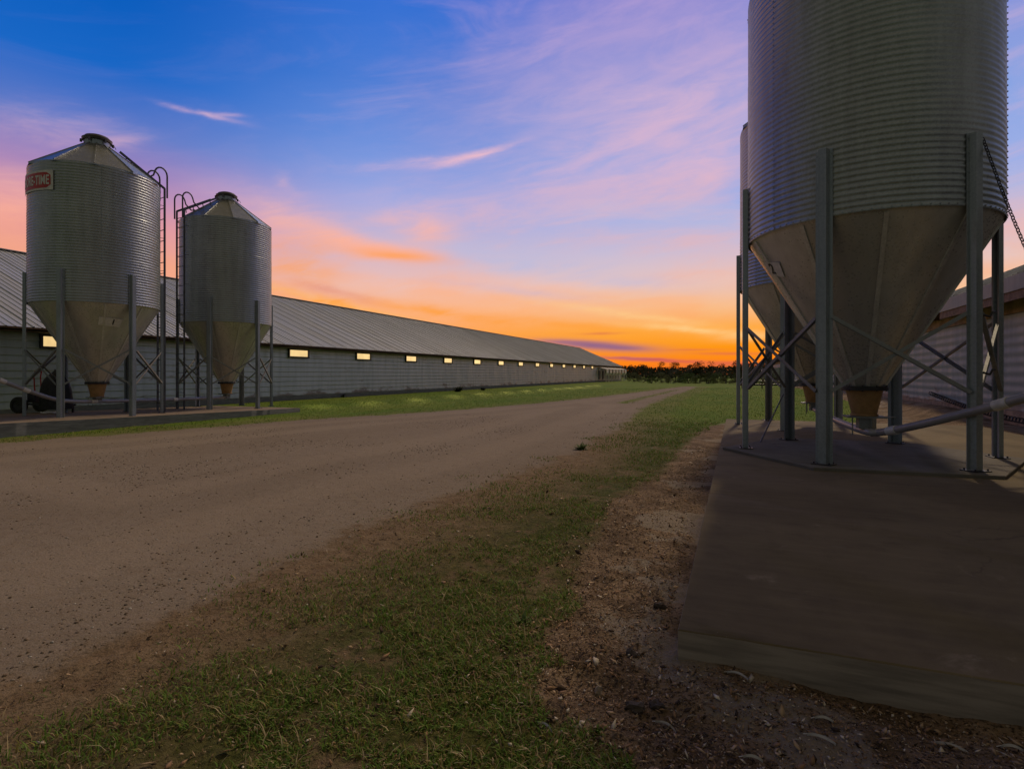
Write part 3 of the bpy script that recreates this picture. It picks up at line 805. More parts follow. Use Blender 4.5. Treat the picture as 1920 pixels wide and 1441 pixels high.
KS = [-2]+list(range(0, 13))
def left_barn():
    X, XR, Y0, Y1 = -19.85, -28.0, -6.0, 108.0
    ze, zr, xe = 2.56, 6.28, -19.42
    root = empty('poultry_barn', (X, (Y0+Y1)/2, -.12), 0, 'very long low metal barn with a row of small lit windows', 'barn')
    def fin(mb, name, m, par=root, sm=None, **kw):
        o = mb.build(name, m, None, sm, **kw); o.parent = par
        o.matrix_parent_inverse = par.matrix_world.inverted() if par is not root else Matrix.Translation(-root.location)
        return o
    mb = MB(); sheet_wall(mb, X, .13, 2.42, Y0, Y1, 1); fin(mb, 'wall', M['wall'])
    mb = MB(); mb.box(2*XR-X, X-.02, Y0+.02, Y1-.02, -.4, 2.44)
    mb.prism([(0,0)], 0, 0) if False else None
    g = [(2*XR-X+.02, 2.44),(X-.02, 2.44),(XR, zr-.12)]
    for y in (Y0+.02, Y1-.02):
        mb.add([(x, y, z) for x, z in g], [(0,1,2)])
    fin(mb, 'gable_wall', M['wall'])
    mb = MB(); mb.box(X-.015, X+.03, Y0, Y1, -.4, .13); fin(mb, 'foundation', M['pad2'])
    mb = MB(); sheet_roof(mb, xe, ze, XR, zr, Y0-.3, Y1+.3)
    sheet_roof(mb, 2*XR-xe, ze, XR, zr, Y0-.3, Y1+.3)
    rf = fin(mb, 'roof', M['roof'])
    mb = MB(); mb.bar((XR, Y0-.3, zr+.03), (XR, Y1+.3, zr+.03), .34, .03); fin(mb, 'ridge_cap', M['roof'])
    mb = MB(); mb.box(xe-.03, xe+.004, Y0-.3, Y1+.3, ze-.055, ze-.012); mb.box(X+.03, xe-.03, Y0-.3, Y1+.3, ze-.125, ze-.105)
    fin(mb, 'fascia', M['rust'])
    for s in (Y0-.31, Y1+.30):
        mb = MB(); mb.bar((xe, s, ze-.05), (XR+.05, s, zr-.05), .02, .14); mb.bar((2*XR-xe, s, ze-.05), (XR-.05, s, zr-.08), .016, .14)
        fin(mb, 'rake_trim', M['trimw'])
    wins = []
    for k in KS:
        y = 21.15+5.18*k; w = 1.26; z0, z1 = 2.03, 2.34
        mb = MB()
        mb.box(X+.002, X+.10, y-.07, y+w+.07, z1, z1+.055); mb.box(X+.002, X+.10, y-.07, y+w+.07, z0-.07, z0)
        mb.box(X+.002, X+.10, y-.07, y, z0, z1); mb.box(X+.002, X+.10, y+w, y+w+.07, z0, z1)
        fr = fin(mb, 'window', M['dark'])
        mb = MB(); mb.box(X+.004, X+.036, y+.002, y+w-.002, z0+.002, z1-.002); pn = mb.build('pane', M['pane'], None); pn.parent = fr; pn.matrix_parent_inverse = Matrix()
        wins.append((X, y+w/2, (z0+z1)/2))
    # fan hoods at the far end
    yh = 88.0
    for k in range(7):
        y0 = yh+k*2.72; y1 = y0+1.75; mb = MB()
        xa, xb = X+.04, X+1.35
        for q in ([(xa,2.28),(xb,2.0),(xb,1.95),(xa,2.23)], [(xb,2.0),(xb+.05,2.0),(xb+.05,1.35),(xb,1.35)], [(xb+.05,1.35),(xb,1.35),(xb-.3,.95),(xb-.25,.95)]):
            mb.add([(x,y0,z) for x, z in q]+[(x,y1,z) for x, z in q], [(0,3,2,1),(4,5,6,7),(0,1,5,4),(1,2,6,5),(2,3,7,6),(3,0,4,7)])
        mb.box(xb-.08, xb, y0, y0+.12, -.2, 1.4); mb.box(xb-.08, xb, y1-.12, y1, -.2, 1.4)
        hd = fin(mb, 'fan_hood', M['trimw'])
        mb = MB(); mb.box(X+.032, X+.12, y0+.3, y1-.3, .35, 1.7); s_ = mb.build('fan_shutter', M['fanbox'], None); s_.parent = hd; s_.matrix_parent_inverse = Matrix()
    return wins
WINS = left_barn()

# light falling from the lit windows on the grass
ty = [762,756,750,743,739,736.5,734,731,729.5,728,726.5,724,723]
for n_, k in enumerate(KS):
    if k < 0: continue                              # that one only lights the back of the pad
    x, y, z = WINS[n_]
    if k < 0: tx, tyy = x+4.9, y-4.6
    else:
        d = y*CA+(-x)*SA; d0 = -SA*x+CA*y; px = CX+F_PX*(CA*x+SA*y)/d0+(36 if k == 0 else 8); tx, tyy = unproj(px, ty[k])
    tgt = Vector((tx, tyy, -.1)); src = Vector((x+.14, y, z)); v = tgt-src
    l = bpy.data.lights.new('window_light', 'SPOT'); l.energy = 1900*(v.length/7)**2; l.color = (1,.86,.22); l.spot_size = R_(13.5*7/v.length*(1-.035*k)); l.spot_blend = 1; l.shadow_soft_size = .45
    o = bpy.data.objects.new('window_light', l); COL.objects.link(o); o.location = src; o.rotation_euler = v.to_track_quat('-Z', 'Y').to_euler()

# ---------------------------------------------------------------- right barn
def right_barn():
    X, XR, Y0, Y1 = 6.1, 14.2, 3.0, 103.0
    root = empty('poultry_barn', (X, (Y0+Y1)/2, -.02), 0, 'shiny metal barn with exposed timber eave behind the near silo', 'barn')
    def fin(mb, name, m, sm=None):
        o = mb.build(name, m, None, sm); o.parent = root; o.matrix_parent_inverse = Matrix.Translation(-root.location); return o
    mb = MB(); sheet_wall(mb, X, .32, 2.58, Y0, Y1, -1); fin(mb, 'wall', M['wallR'], 40)
    mb = MB(); mb.box(X+.03, 2*XR-X, Y0+.02, Y1-.02, -.3, 3.0)
    for y in (Y0+.02, Y1-.02): mb.add([(X+.03,y,3.0),(2*XR-X,y,3.0),(XR,y,6.6)], [(0,1,2)])
    fin(mb, 'gable_wall', M['wallR'])
    mb = MB(); mb.box(X-.02, X+.02, Y0, Y1, 2.58, 3.05); fin(mb, 'plywood_band', M['ply'])
    mb = MB(); mb.box(X-.05, X+.02, Y0, Y1, .16, .315); mb.box(X-.045, X+.02, Y0, Y1, -.2, .152); fin(mb, 'skirt_board', M['skirt'])
    xe, ze = 5.58, 3.27
    mb = MB(); sheet_roof(mb, xe, ze, XR, 6.85, Y0-.3, Y1+.3); sheet_roof(mb, 2*XR-xe, ze, XR, 6.85, Y0-.3, Y1+.3); fin(mb, 'roof', M['roof'])
    mb = MB(); mb.box(xe-.008, xe+.012, Y0-.3, Y1+.3, ze-.33, ze-.005); fin(mb, 'fascia', M['trimg'])
    mb = MB(); mb.box(xe+.02, xe+.06, Y0-.2, 19.6, ze-.52, ze-.30); fin(mb, 'eave_board', M['wood'])
    mb = MB(); y = Y0
    while y < Y1: mb.box(xe+.065, X-.02, y, y+.045, ze-.42, ze-.26); y += 1.22
    fin(mb, 'rafter_tails', M['wood'])
    for k in range(5):
        y0 = 84+k*3.0; mb = MB(); xa, xb = X-.05, X-1.7; y1 = y0+2.6
        mb.add([(xa,y0,2.1),(xa,y1,2.1),(xb,y1,1.85),(xb,y0,1.85),(xb,y0,1.2),(xb,y1,1.2),(xa,y0,.5),(xa,y1,.5)], [(0,3,2,1),(3,4,5,2),(0,6,4,3),(1,2,5,7)])
        mb.box(xb, xb+.08, y0, y0+.12, -.2, 1.3); fin(mb, 'fan_hood', M['trimw'])
M['trimg'] = galvanised('eave_metal', (.27,.315,.315), .6, .05, dirt=(.17,.17,.15))
right_barn()

# ---------------------------------------------------------------- small things
def wheel(mb_r, mb_h, c, r, w):
    T = Matrix.Translation(c) @ Matrix.Rotation(R_(90), 4, 'X')
    for mb, prof in ((mb_r, [(r*.62,-w/2),(r*.9,-w/2),(r,-w*.3),(r,w*.3),(r*.9,w/2),(r*.62,w/2)]), (mb_h, [(.02,-w*.2),(r*.6,-w*.3),(r*.62,w*.3),(.02,w*.2)])):
        t = MB(); t.lathe(prof, 24, mb is mb_r); mb.add([T @ Vector(v) for v in t.v], t.f)
def covered_cart():
    x, y = cw(14.95, -12.45); z = padl_z(y)
    root = empty('covered_cart', (x, y, z), R_(20), 'black tarp-covered machine on wheels behind the posts of the sign silo', 'cart')
    # lumpy tarp draped over the machine
    mb = MB(); n, m_ = 22, 12; vs = []; fs = []
    for i in range(m_+1):
        t = i/m_
        for j in range(n):
            a = 2*math.pi*j/n; w = (1-t**3.2)**.6 if t < 1 else 0.0
            k = 1+.06*math.sin(5*a+2*t)+.04*math.sin(9*a)
            vs.append((.24+(.36+.06*math.cos(a))*w*math.cos(a)*k, .30*w*math.sin(a)*k, .10+1.02*t+.05*t*math.cos(a)))
    for i in range(m_):
        for j in range(n): fs.append((i*n+j, i*n+(j+1) % n, (i+1)*n+(j+1) % n, (i+1)*n+j))
    fs.append(tuple(m_*n+j for j in range(n))); fs.append(tuple(range(n))[::-1]); mb.add(vs, fs); mb.build('tarp', M['tarp'], root, 60)
    for sy in (-.33, .33):
        mr, mh = MB(), MB(); wheel(mr, mh, Vector((-.42, sy, .22)), .22, .11); w = mr.build('wheel', M['rubber'], root, 40); mh.build('hub', M['dark'], w, 40)
    mb = MB(); mb.bar((-.55,-.24,.26),(.62,-.24,.20),.05,.05); mb.bar((-.55,.24,.26),(.62,.24,.20),.05,.05); mb.bar((-.42,-.33,.22),(-.42,.33,.22),.03,.03); mb.box(-.36,-.16,-.16,.16,.28,.52)
    mb.bar((.58,-.2,.22),(.58,-.2,.0),.04,.04); mb.bar((.58,.2,.22),(.58,.2,.0),.04,.04)
    mb.build('chassis', M['dark'], root)
    mb = MB(); mb.tube([(-.20,-.1,.5),(-.23,-.1,.95),(-.20,-.1,1.10)], .016, 8); mb.tube([(-.20,.1,.5),(-.23,.1,.95),(-.20,.1,1.10)], .016, 8); mb.tube([(-.20,-.1,1.10),(-.20,.1,1.10)], .016, 8)
    mb.build('handle', M['red'], root, 50)
    mb = MB(); pts = []
    for k in range(25):
        a = 2*math.pi*k/24*1.0; pts.append((.42+.17*math.cos(a), -.40+.12*math.sin(a), .025+.02*math.sin(a*2)**2))
    mb.tube(pts, .018, 8, False); mb.build('hose', M['white'], root, 50)
covered_cart()

# hydrant by the left barn
mb = MB(); mb.tube([(0,0,-.2),(0,0,.62)], .025, 8); mb.tube([(0,0,.55),(.0,-.12,.55),(0,-.16,.48)], .02, 8)
hx, hy = unproj(590, 744.5); root = empty('hydrant', (hx, hy, gz(hx, hy)), 0, 'short dark standpipe by the wall of the long barn', 'standpipe'); mb.build('pipe', M['dark'], root, 50)
mb = MB(); mb.tube([(0,0,.6),(0,0,.66)], .045, 10); mb.bar((0,0,.665),(.0,.16,.70),.02,.012); mb.build('handle', M['dark'], root, 50)

# pale pipe rail far across the field
p = dr(46, 18.9, 0); q = dr(44, 26.2, 0); root = empty('pipe_rail', (p.x, p.y, 0), 0, 'low pale pipe rail across the field behind the near silo', 'rail')
v = q-p; mb = MB(); mb.tube([Vector((0,0,.60)), v+Vector((0,0,.60))], .06, 8); mb.build('rail', M['white'], root, 50)
mb = MB(); mb.tube([Vector((0,0,.30)), v+Vector((0,0,.30))], .07, 8); mb.build('lower_rail', M['dark'], root, 50)
for k in range(6):
    c = v*(k/5); mb = MB(); mb.tube([c+Vector((0,0,-.1)), c+Vector((0,0,.62))], .045, 8); mb.build('post', M['dark'], root, 50)

# feathers: curved vane with a quill
def feather(px, py, ang, L, w, bend, label):
    x, y = unproj(px, py); n = 12; vs = []; fs = []
    for i in range(n+1):
        t = i/n; s = (t-.5)*L; c = bend*(1-(2*t-1)**2); zz = .010+.007*(1-(2*t-1)**2); ww = w*math.sin(math.pi*min(1, t*.93+.05))**.7
        vs += [Vector((s, c-ww, zz-.004)), Vector((s, c, zz+.003)), Vector((s, c+ww, zz-.004)), Vector((s, c, zz-.006))]
        if i:
            o = 4*(i-1)
            for j in range(4): fs.append((o+j, o+(j+1) % 4, o+4+(j+1) % 4, o+4+j))
    root = empty('feather', (x, y, gz(x, y)), ang, label, 'feather', 'pale feathers on the soil')
    mb = MB(); mb.add(vs, fs); mb.build('vane', M['feather'], root, 60)
    mb = MB(); mb.tube([(-.5*L-.012, -.1*bend, .006), (-.3*L, bend*.6, .0145), (0, bend, .0185), (.4*L, bend*.35, .0125)], [.0012,.001,.0008,.0005], 6); mb.build('quill', M['trimw'], root, 60)
for a in [(1383,1284,-45,.080,.0032,.012,'slim curved feather just below the front edge of the pad'),
          (1248,1357,-48,.080,.0032,.012,'slim curved feather on open soil between the rock and the bottom edge'),
          (1021,1366,-52,.075,.0032,.011,'curved feather at the edge of the grass, farthest left of the feathers'),
          (1545,1355,-22,.055,.0042,.005,'short feather on soil below the middle of the pad front'),
          (1540,1399,-38,.080,.0040,.005,'straight feather near the bottom edge, second from the right along it'),
          (1412,1425,-22,.055,.0042,.005,'stubby feather nearest the bottom edge of the picture'),
          (1785,1399,-38,.080,.0040,.004,'long straight feather at the bottom right, on its own'),
          (1898,1403,-22,.055,.0042,.005,'short feather in the bottom right corner')]:
    feather(a[0], a[1], R_(a[2])+A, *a[3:])
# rocks
def rock(px, py, r, sq, m, name, label, group=None, sub=2):
    x, y = unproj(px, py); mb = MB(); mb.blob((0,0,0), r, sub, .30, sq)
    o = mb.build(name, m, None, 12, label=label, cat='rock' if name == 'rock' else 'clod', group=group); o.location = (x, y, gz(x, y)+r*sq[2]*.45); o.rotation_euler = (random.uniform(-.3,.3), random.uniform(-.3,.3), random.uniform(0,6))
rock(1122,1290,.021,(.75,.8,1.35), M['stone'], 'rock', 'pale pointed rock standing on the soil left of the pad corner')
rock(1186,1228,.024,(1.1,.8,.7), M['clod'], 'clod', 'dark lump on the soil beside the lower pad corner')
rock(1238,1138,.03,(1.0,.8,.7), M['clod'], 'clod', 'dark lump beside the pad edge above its corner')
rock(1190,1325,.028,(1.3,.9,.6), M['clod'], 'clod', 'dark flat clod on the soil below the pale rock')
rock(1232,1322,.024,(1,1,.7), M['clod'], 'clod', 'small dark clod right of the flat dark clod')
# weed tufts
def weed(px, py, s, label, m='leaf_green', n=60):
    x, y = unproj(px, py); mb = MB()
    for k in range(n):
        a = random.uniform(0, 2*math.pi); l = s*random.uniform(.6, 1.2); e = random.uniform(.1, .85); w = s*.09
        b = Vector((random.uniform(-.25,.25)*s, random.uniform(-.25,.25)*s, 0)); d = Vector((math.cos(a)*math.cos(e), math.sin(a)*math.cos(e), math.sin(e))); sd = Vector((-math.sin(a), math.cos(a), 0))*w
        p1 = b+d*l*.55+Vector((0,0,l*.1)); p2 = b+d*l
        mb.add([b-sd*.4, b+sd*.4, p1+sd, p1-sd, p2], [(0,1,2,3),(3,2,4)])
    root = empty('weed', (x, y, gz(x, y)-.01), 0, label, 'weed', 'weeds'); mb.build('leaves', M[m], root)
    mb = MB(); mb.tube([(0,0,-.02),(0,0,s*.35)], s*.03, 6); mb.build('stem', M['leaf_dark'], root)
weed(1090,842,.15,'green weed tuft alone at the right edge of the gravel road')
weed(978,1168,.07,'bright green seedling in the grass near the soil', n=24)
weed(858,734,.55,'dark weed at the foot of the long barn, the larger one', 'leaf_dark')
weed(905,731.5,.35,'dark weed at the foot of the long barn, the smaller one', 'leaf_dark')
weed(640,744.5,.40,'dark weed near the standpipe by the long barn', 'leaf_dark')

# ---------------------------------------------------------------- grass, litter, gravel
def in_pads(x, y):
    a = (x > -.27) & (x < 4.65) & (y > 2.33) & (y < 13.95)
    b = (x > -17.35) & (x < -13.4) & (y > 4.9) & (y < 14.9)
    return a | b | (x > 6.05) | (x < -19.8)
def scatter(n, dmin, dmax, half=50.0, power=1.0):
    be = np.radians(RNG.uniform(-half, half, n)); t = RNG.uniform(0, 1, n)
    d = dmin*(dmax/dmin)**(t**power); l = np.tan(be)*d
    return -SA*d+CA*l, CA*d+SA*l, d
def build_blades():
    n = 330000
    x, y, d = scatter(n, 1.45, 13.5, 44, 1.0)
    zr, zs = zones(x, y)
    wob = fbm(x*1.6, y*1.6, 21, 4)
    clump = fbm(x*2.6, y*2.6, 41, 4)+.6*fbm(x*11, y*11, 43, 3)
    edge = smooth01((-(zr+wob*.9)-.02)/1.15)
    dens = smooth01((clump+.33)/.60)*(.16+.84*edge)
    left = smooth01((-x-.9)/1.2)*smooth01((3.2-y)/1.0); dens = dens*(1-.25*left)
    keep = (zr+wob*.9 < .06) & (zs+wob*.45 < .02) & ~in_pads(x, y) & (RNG.uniform(0, 1, n) < dens)
    x, y, d = x[keep], y[keep], d[keep]; n = len(x)
    h = RNG.uniform(.008, .027, n)*(1+.5*clump[keep])*(1+np.clip((d-4)/10, 0, .7)); w = RNG.uniform(.0011, .0023, n)*(1+d*.16)
    tall = RNG.uniform(0, 1, n) < .02; h = np.where(tall, h*1.9, h); w = np.where(tall, w*.8, w)
    z = ground_z(x, y); a = RNG.uniform(0, 2*np.pi, n); le = RNG.uniform(.15, 1.4, n)*h*1.3
    dx, dy = np.cos(a), np.sin(a); sx, sy = -dy*w, dx*w
    V = np.empty((n, 5, 3), np.float32)
    for i, (s, f, hh) in enumerate(((-1,0,0),(1,0,0),(.8,.35,.62),(-.8,.35,.62),(0,1,.92))):
        V[:, i, 0] = x+sx*s+dx*le*f; V[:, i, 1] = y+sy*s+dy*le*f; V[:, i, 2] = z-.004+h*hh
    b = np.arange(n)[:, None]*5
    F = np.concatenate([b+np.array([[0,1,2]]), b+np.array([[0,2,3]]), b+np.array([[3,2,4]])])
    k = RNG.uniform(0, 1, n)[:, None]; g = np.where(k < .60, np.array([[.115,.200,.030]]), np.where(k < .82, np.array([[.20,.18,.045]]), np.array([[.32,.24,.13]])))
    g = np.where(tall[:, None], np.array([[.42,.34,.2]]), g)
    g = g*RNG.uniform(.75, 1.7, (n, 1))
    o = np_mesh('grass', V.reshape(-1, 3), F, M['blade'], cols=np.repeat(g, 5, 0))
    tag(o, 'short thin grass growing between the gravel road and the pad', 'grass', kind='stuff'); print('blades', n)
build_blades()
def build_meadow():
    n = 90000
    x, y, d = scatter(n, 9, 48, 44, 1.0)
    zr, zs = zones(x, y); wob = fbm(x*1.6, y*1.6, 21, 4)
    keep = (zr+wob*.9 < -.02) & (zs+wob*.45 < 0) & ~in_pads(x, y); x, y, d = x[keep], y[keep], d[keep]; n = len(x)
    h = RNG.uniform(.012, .034, n)*(1+d*.012); w = RNG.uniform(.003, .006, n)*(1+d*.05)
    z = base_h(x, y); a = RNG.uniform(0, 2*np.pi, n); le = h*RNG.uniform(.3, 1.3, n); dx, dy = np.cos(a), np.sin(a)
    V = np.empty((n, 3, 3), np.float32)
    for i, (s, f, hh) in enumerate(((-1,0,-.1),(1,0,-.1),(0,1,1))):
        V[:, i, 0] = x-dy*w*s+dx*le*f; V[:, i, 1] = y+dx*w*s+dy*le*f; V[:, i, 2] = z+h*hh
    F = np.arange(n)[:, None]*3+np.array([[0,1,2]])
    k = RNG.uniform(0, 1, n)[:, None]; g = np.where(k < .7, np.array([[.10,.20,.018]]), np.array([[.19,.22,.04]]))*RNG.uniform(.6, 1.3, (n, 1))
    o = np_mesh('meadow_grass', V.reshape(-1, 3), F, M['blade'], cols=np.repeat(g, 3, 0))
    tag(o, 'brighter green mown grass in front of the barns', 'grass', kind='stuff')
build_meadow()
def build_chips():
    n = 110000
    x, y, d = scatter(n, 1.4, 9, 46, .9)
    zr, zs = zones(x, y); wob = fbm(x*1.6, y*1.6, 21, 4)
    p = np.where(zs+wob*.45 > -.05, .8, np.where(zr+wob*.5 > 0, .0, .13))
    keep = ~in_pads(x, y) & (RNG.uniform(0, 1, n) < p); x, y, d = x[keep], y[keep], d[keep]; n = len(x)
    z = ground_z(x, y)
    L = RNG.exponential(.0036, n)+.0022; L = np.minimum(L, .024)*(1+d*.07); w = L*RNG.uniform(.12, .6, n)
    a = RNG.uniform(0, 2*np.pi, n); e = RNG.normal(0, .45, n); roll = RNG.normal(0, .5, n)
    ux = np.stack([np.cos(a)*np.cos(e), np.sin(a)*np.cos(e), np.sin(e)], 1)*L[:, None]
    sx = np.stack([-np.sin(a)*np.cos(roll), np.cos(a)*np.cos(roll), np.sin(roll)], 1)*w[:, None]
    c = np.stack([x, y, z+.004+L*.25], 1); th = np.array([[0, 0, .0015]])
    V = np.stack([c-ux, c-sx, c+ux, c+sx, c+th+.25*sx, c-th*2], 1)
    b = np.arange(n)[:, None]*6
    tri = [(0,1,4),(1,2,4),(2,3,4),(3,0,4),(1,0,5),(2,1,5),(3,2,5),(0,3,5)]
    F = np.concatenate([b+np.array([t]) for t in tri])
    k = RNG.uniform(0, 1, n)[:, None]
    g = np.where(k < .45, np.array([[.28,.17,.095]]), np.where(k < .72, np.array([[.44,.31,.19]]), np.where(k < .90, np.array([[.06,.04,.026]]), np.array([[.60,.52,.40]]))))*RNG.uniform(.7, 1.3, (n, 1))
    o = np_mesh('litter', V.reshape(-1, 3), F, M['chips'], cols=np.repeat(g, 6, 0)); tag(o, 'dry wood chips and straw strewn over the soil', 'litter', kind='stuff')
build_chips()
def build_gravel():
    ico = MB(); ico.blob((0,0,0), 1, 1, 0); IV = np.array(ico.v); IF = np.array(ico.f)
    n = 60000
    x, y, d = scatter(n, 2.0, 17, 46, .8)
    zr, zs = zones(x, y); wob = fbm(x*1.6, y*1.6, 21, 4); cl = fbm(x*.9, y*.9, 71, 3)
    p = np.where(zr+wob*.4 > .05, np.clip(.36+1.7*cl, .05, 1)*np.where((np.abs(zr-1.25) < .35) | (np.abs(zr-2.85) < .35), .35, 1.0), np.where(zs > 0, .10, .03))
    keep = ~in_pads(x, y) & (RNG.uniform(0, 1, n) < p); x, y, d = x[keep], y[keep], d[keep]; n = len(x)
    r = np.minimum(RNG.exponential(.0026, n)*.72+.0015, .0072)*(1+d*.05)
    z = ground_z(x, y); a = RNG.uniform(0, 6.28, n)
    V = IV[None]*r[:, None, None]*(1+RNG.uniform(-.25, .25, (n, len(IV), 1))); V = V*np.stack([RNG.uniform(.8, 1.5, n), RNG.uniform(.7, 1.1, n), RNG.uniform(.5, .8, n)], 1)[:, None]
    ca, sa = np.cos(a)[:, None], np.sin(a)[:, None]
    V = np.stack([V[..., 0]*ca-V[..., 1]*sa+x[:, None], V[..., 0]*sa+V[..., 1]*ca+y[:, None], V[..., 2]+(z+r*.25)[:, None]], -1)
    F = (np.arange(n)[:, None, None]*len(IV)+IF[None]).reshape(-1, 3)
    k = RNG.uniform(0, 1, n)[:, None]
    g = np.where(k < .55, np.array([[.20,.145,.10]]), np.where(k < .8, np.array([[.16,.125,.095]]), np.where(k < .90, np.array([[.30,.25,.2]]), np.array([[.52,.49,.45]]))))*RNG.uniform(.7, 1.25, (n, 1))
    o = np_mesh('gravel', V.reshape(-1, 3), F, M['pebble'], cols=np.repeat(g, len(IV), 0)); tag(o, 'loose stones scattered over the gravel road', 'gravel', kind='stuff'); print('stones', n)
build_gravel()

# ---------------------------------------------------------------- trees and scrub
def leaf_cloud(mb, clumps, per, ls):
    for (c, r) in clumps:
        for k in range(per):
            v = Vector((random.gauss(0,1), random.gauss(0,1), random.gauss(0,1))); v.normalize(); v *= r*random.uniform(.45, 1.05); v.z *= .8
            p = Vector(c)+v; a = Vector((random.gauss(0,1), random.gauss(0,1), random.gauss(0,1))).normalized(); b = a.orthogonal().normalized(); l = ls*random.uniform(.6, 1.4)
            mb.add([p-a*l, p+b*l*.55, p+a*l, p-b*l*.55], [(0,1,2,3)])
def make_tree(seed, H, Wd, m, name, base=.30):
    random.seed(seed); root = empty(name, (0,0,0))
    cl = []; limbs = []
    for k in range(random.randint(13, 18)):
        a = random.uniform(0, 6.28); q = random.uniform(.15, 1)**.6*Wd/2; z = H*random.uniform(base, .93); z = min(z, H*(1-.28*(q/(Wd/2))**2)); c = (q*math.cos(a), q*math.sin(a), z); cl.append((c, random.uniform(.10, .19)*Wd)); limbs.append(c)
    mb = MB(); leaf_cloud(mb, cl, 170, .021*H); mb.build('crown', M[m], root)
    mb = MB(); mb.tube([(0,0,-.3),(.05*H*random.uniform(-1,1),0,H*.22),(0.04*H*random.uniform(-1,1),.03*H,H*.42)], [.035*H,.026*H,.018*H], 7)
    for c in limbs[:8]:
        mb.tube([(0,0,H*.2), (c[0]*.45, c[1]*.45, H*.2+(c[2]-H*.2)*.6), c], [.016*H,.010*H,.004*H], 5)
    mb.build('trunk', M['bark'], root); return root
def make_shrub(seed, H, Wd, m, name='shrub'):
    random.seed(seed); root = empty(name, (0,0,0)); cl = []
    for k in range(16):
        a = random.uniform(0, 6.28); q = random.uniform(0, 1)**.6*Wd/2; c = (q*math.cos(a), q*math.sin(a), H*random.uniform(.2, .82)*(1-.45*(q/(Wd/2))**2)); cl.append((c, random.uniform(.16, .26)*H))
    mb = MB(); leaf_cloud(mb, cl, 120, .032*H); mb.build('foliage', M[m], root)
    mb = MB()
    for c, r in cl[:8]: mb.tube([(0,0,-.1), (c[0]*.5, c[1]*.5, c[2]*.6), c], [.02*H,.014*H,.006*H], 5)
    mb.build('stem', M['bark'], root); return root
protos = [make_tree(11, 4.2, 5.6, 'leaf_dark', 'tree'), make_tree(12, 4.6, 4.4, 'leaf_dark', 'tree'), make_tree(13, 3.8, 6.4, 'leaf_dark', 'tree', .2), make_tree(14, 4.5, 5.0, 'leaf_dark', 'tree', .34), make_tree(15, 3.2, 4.2, 'leaf_dark', 'tree', .2)]
tl = [(1195,138,1.05,0),(1212,150,.85,2),(1240,140,1.05,1),(1254,150,1.18,0),(1272,132,.85,2),(1298,142,1.05,1),(1314,138,1.15,1),(1330,150,1.15,0),(1346,132,.92,2),(1372,140,1.05,0),(1392,150,1.2,1),(1412,136,1.2,1),(1428,146,1.25,0),(1180,160,.9,2),(1446,150,1.0,2)]
where = ['the far end of the long barn','the gap in the scrub','the end of the track','the near silo posts']
desc = {0:'rounded tree silhouette on the skyline',1:'tall narrow tree silhouette on the skyline',2:'low wide tree silhouette on the skyline'}
used = set()
TL = ['rounded dark tree just right of the long barn roof end','low wide dark tree behind the roof-end tree','small round tree in the left clump on the skyline','tall tree with a high crown, topmost of the left skyline clump',
      'low wide tree right of the left skyline clump','narrow tree above the end of the gravel track','tall tree one step right of the end of the gravel track','small tree on the skyline midway between track and silo posts',
      'low wide tree on the skyline right of the track','tall tree a little left of the outer silo post','narrow tree just left of the outer silo post','small tree seen between the two outer silo posts',
      'rounded tree seen right of the two outer silo posts','low dark tree partly behind the barn roof end','tall tree behind the cross braces of the near silo']
tk = [False]*5
kinds = [0,2,4,3,2,1,3,4,2,3,1,4,0,2,3]
for i, (px, d, s, k) in enumerate(tl):
    k = kinds[i]
    o = protos[k] if not tk[k] else copy_tree(protos[k]); tk[k] = True
    x, y = cw(d, (px-CX)/F_PX*d); o.location = (x, y, -.1); o.scale = (s*1.08, s*1.08, s*.88); o.rotation_euler = (0, 0, i*1.7); tag(o, TL[i], 'tree', 'dark trees on the skyline')
sp = [make_shrub(21, 1.75, 3.6, 'leaf_olive'), make_shrub(22, 1.55, 3.0, 'leaf_green'), make_shrub(23, 1.45, 4.4, 'leaf_olive')]
sl = [(1188,92,.95,0),(1204,84,.85,2),(1222,76,.75,1),(1240,80,.95,0),(1258,72,.85,2),(1272,78,1.0,0),(1290,70,1.05,1),(1306,74,1.0,2),(1324,68,.9,0),(1342,72,1.05,1),(1362,68,.85,2),(1382,70,1.0,0),(1402,72,.95,1),(1420,68,.9,2),(1440,72,1.0,0)]
SLB = ['olive shrub against the end of the long barn','low olive shrub one step right of the barn end','small green shrub in the gap right of the barn end','olive shrub under the left skyline clump','low spreading olive shrub left of the track end',
       'tall olive shrub just left of the dark green bush at the track end','dark green bush right above the end of the gravel track','spreading olive shrub right of the dark green bush','olive shrub standing right of the track end','green shrub on the right of the track, midway to the silo',
       'low olive shrub midway between track and silo posts','olive shrub left of the outer silo post','green shrub behind the outer silo post','low olive shrub between the two outer silo posts','olive shrub behind the braces of the near silo']
tk = [False]*3
for i, (px, d, s, k) in enumerate(sl):
    o = sp[k] if not tk[k] else copy_tree(sp[k]); tk[k] = True
    x, y = cw(d, (px-CX)/F_PX*d); o.location = (x, y, -.1); o.scale = (s, s, s); o.rotation_euler = (0, 0, i*2.1); tag(o, SLB[i], 'shrub', 'scrub bushes at the end of the field')
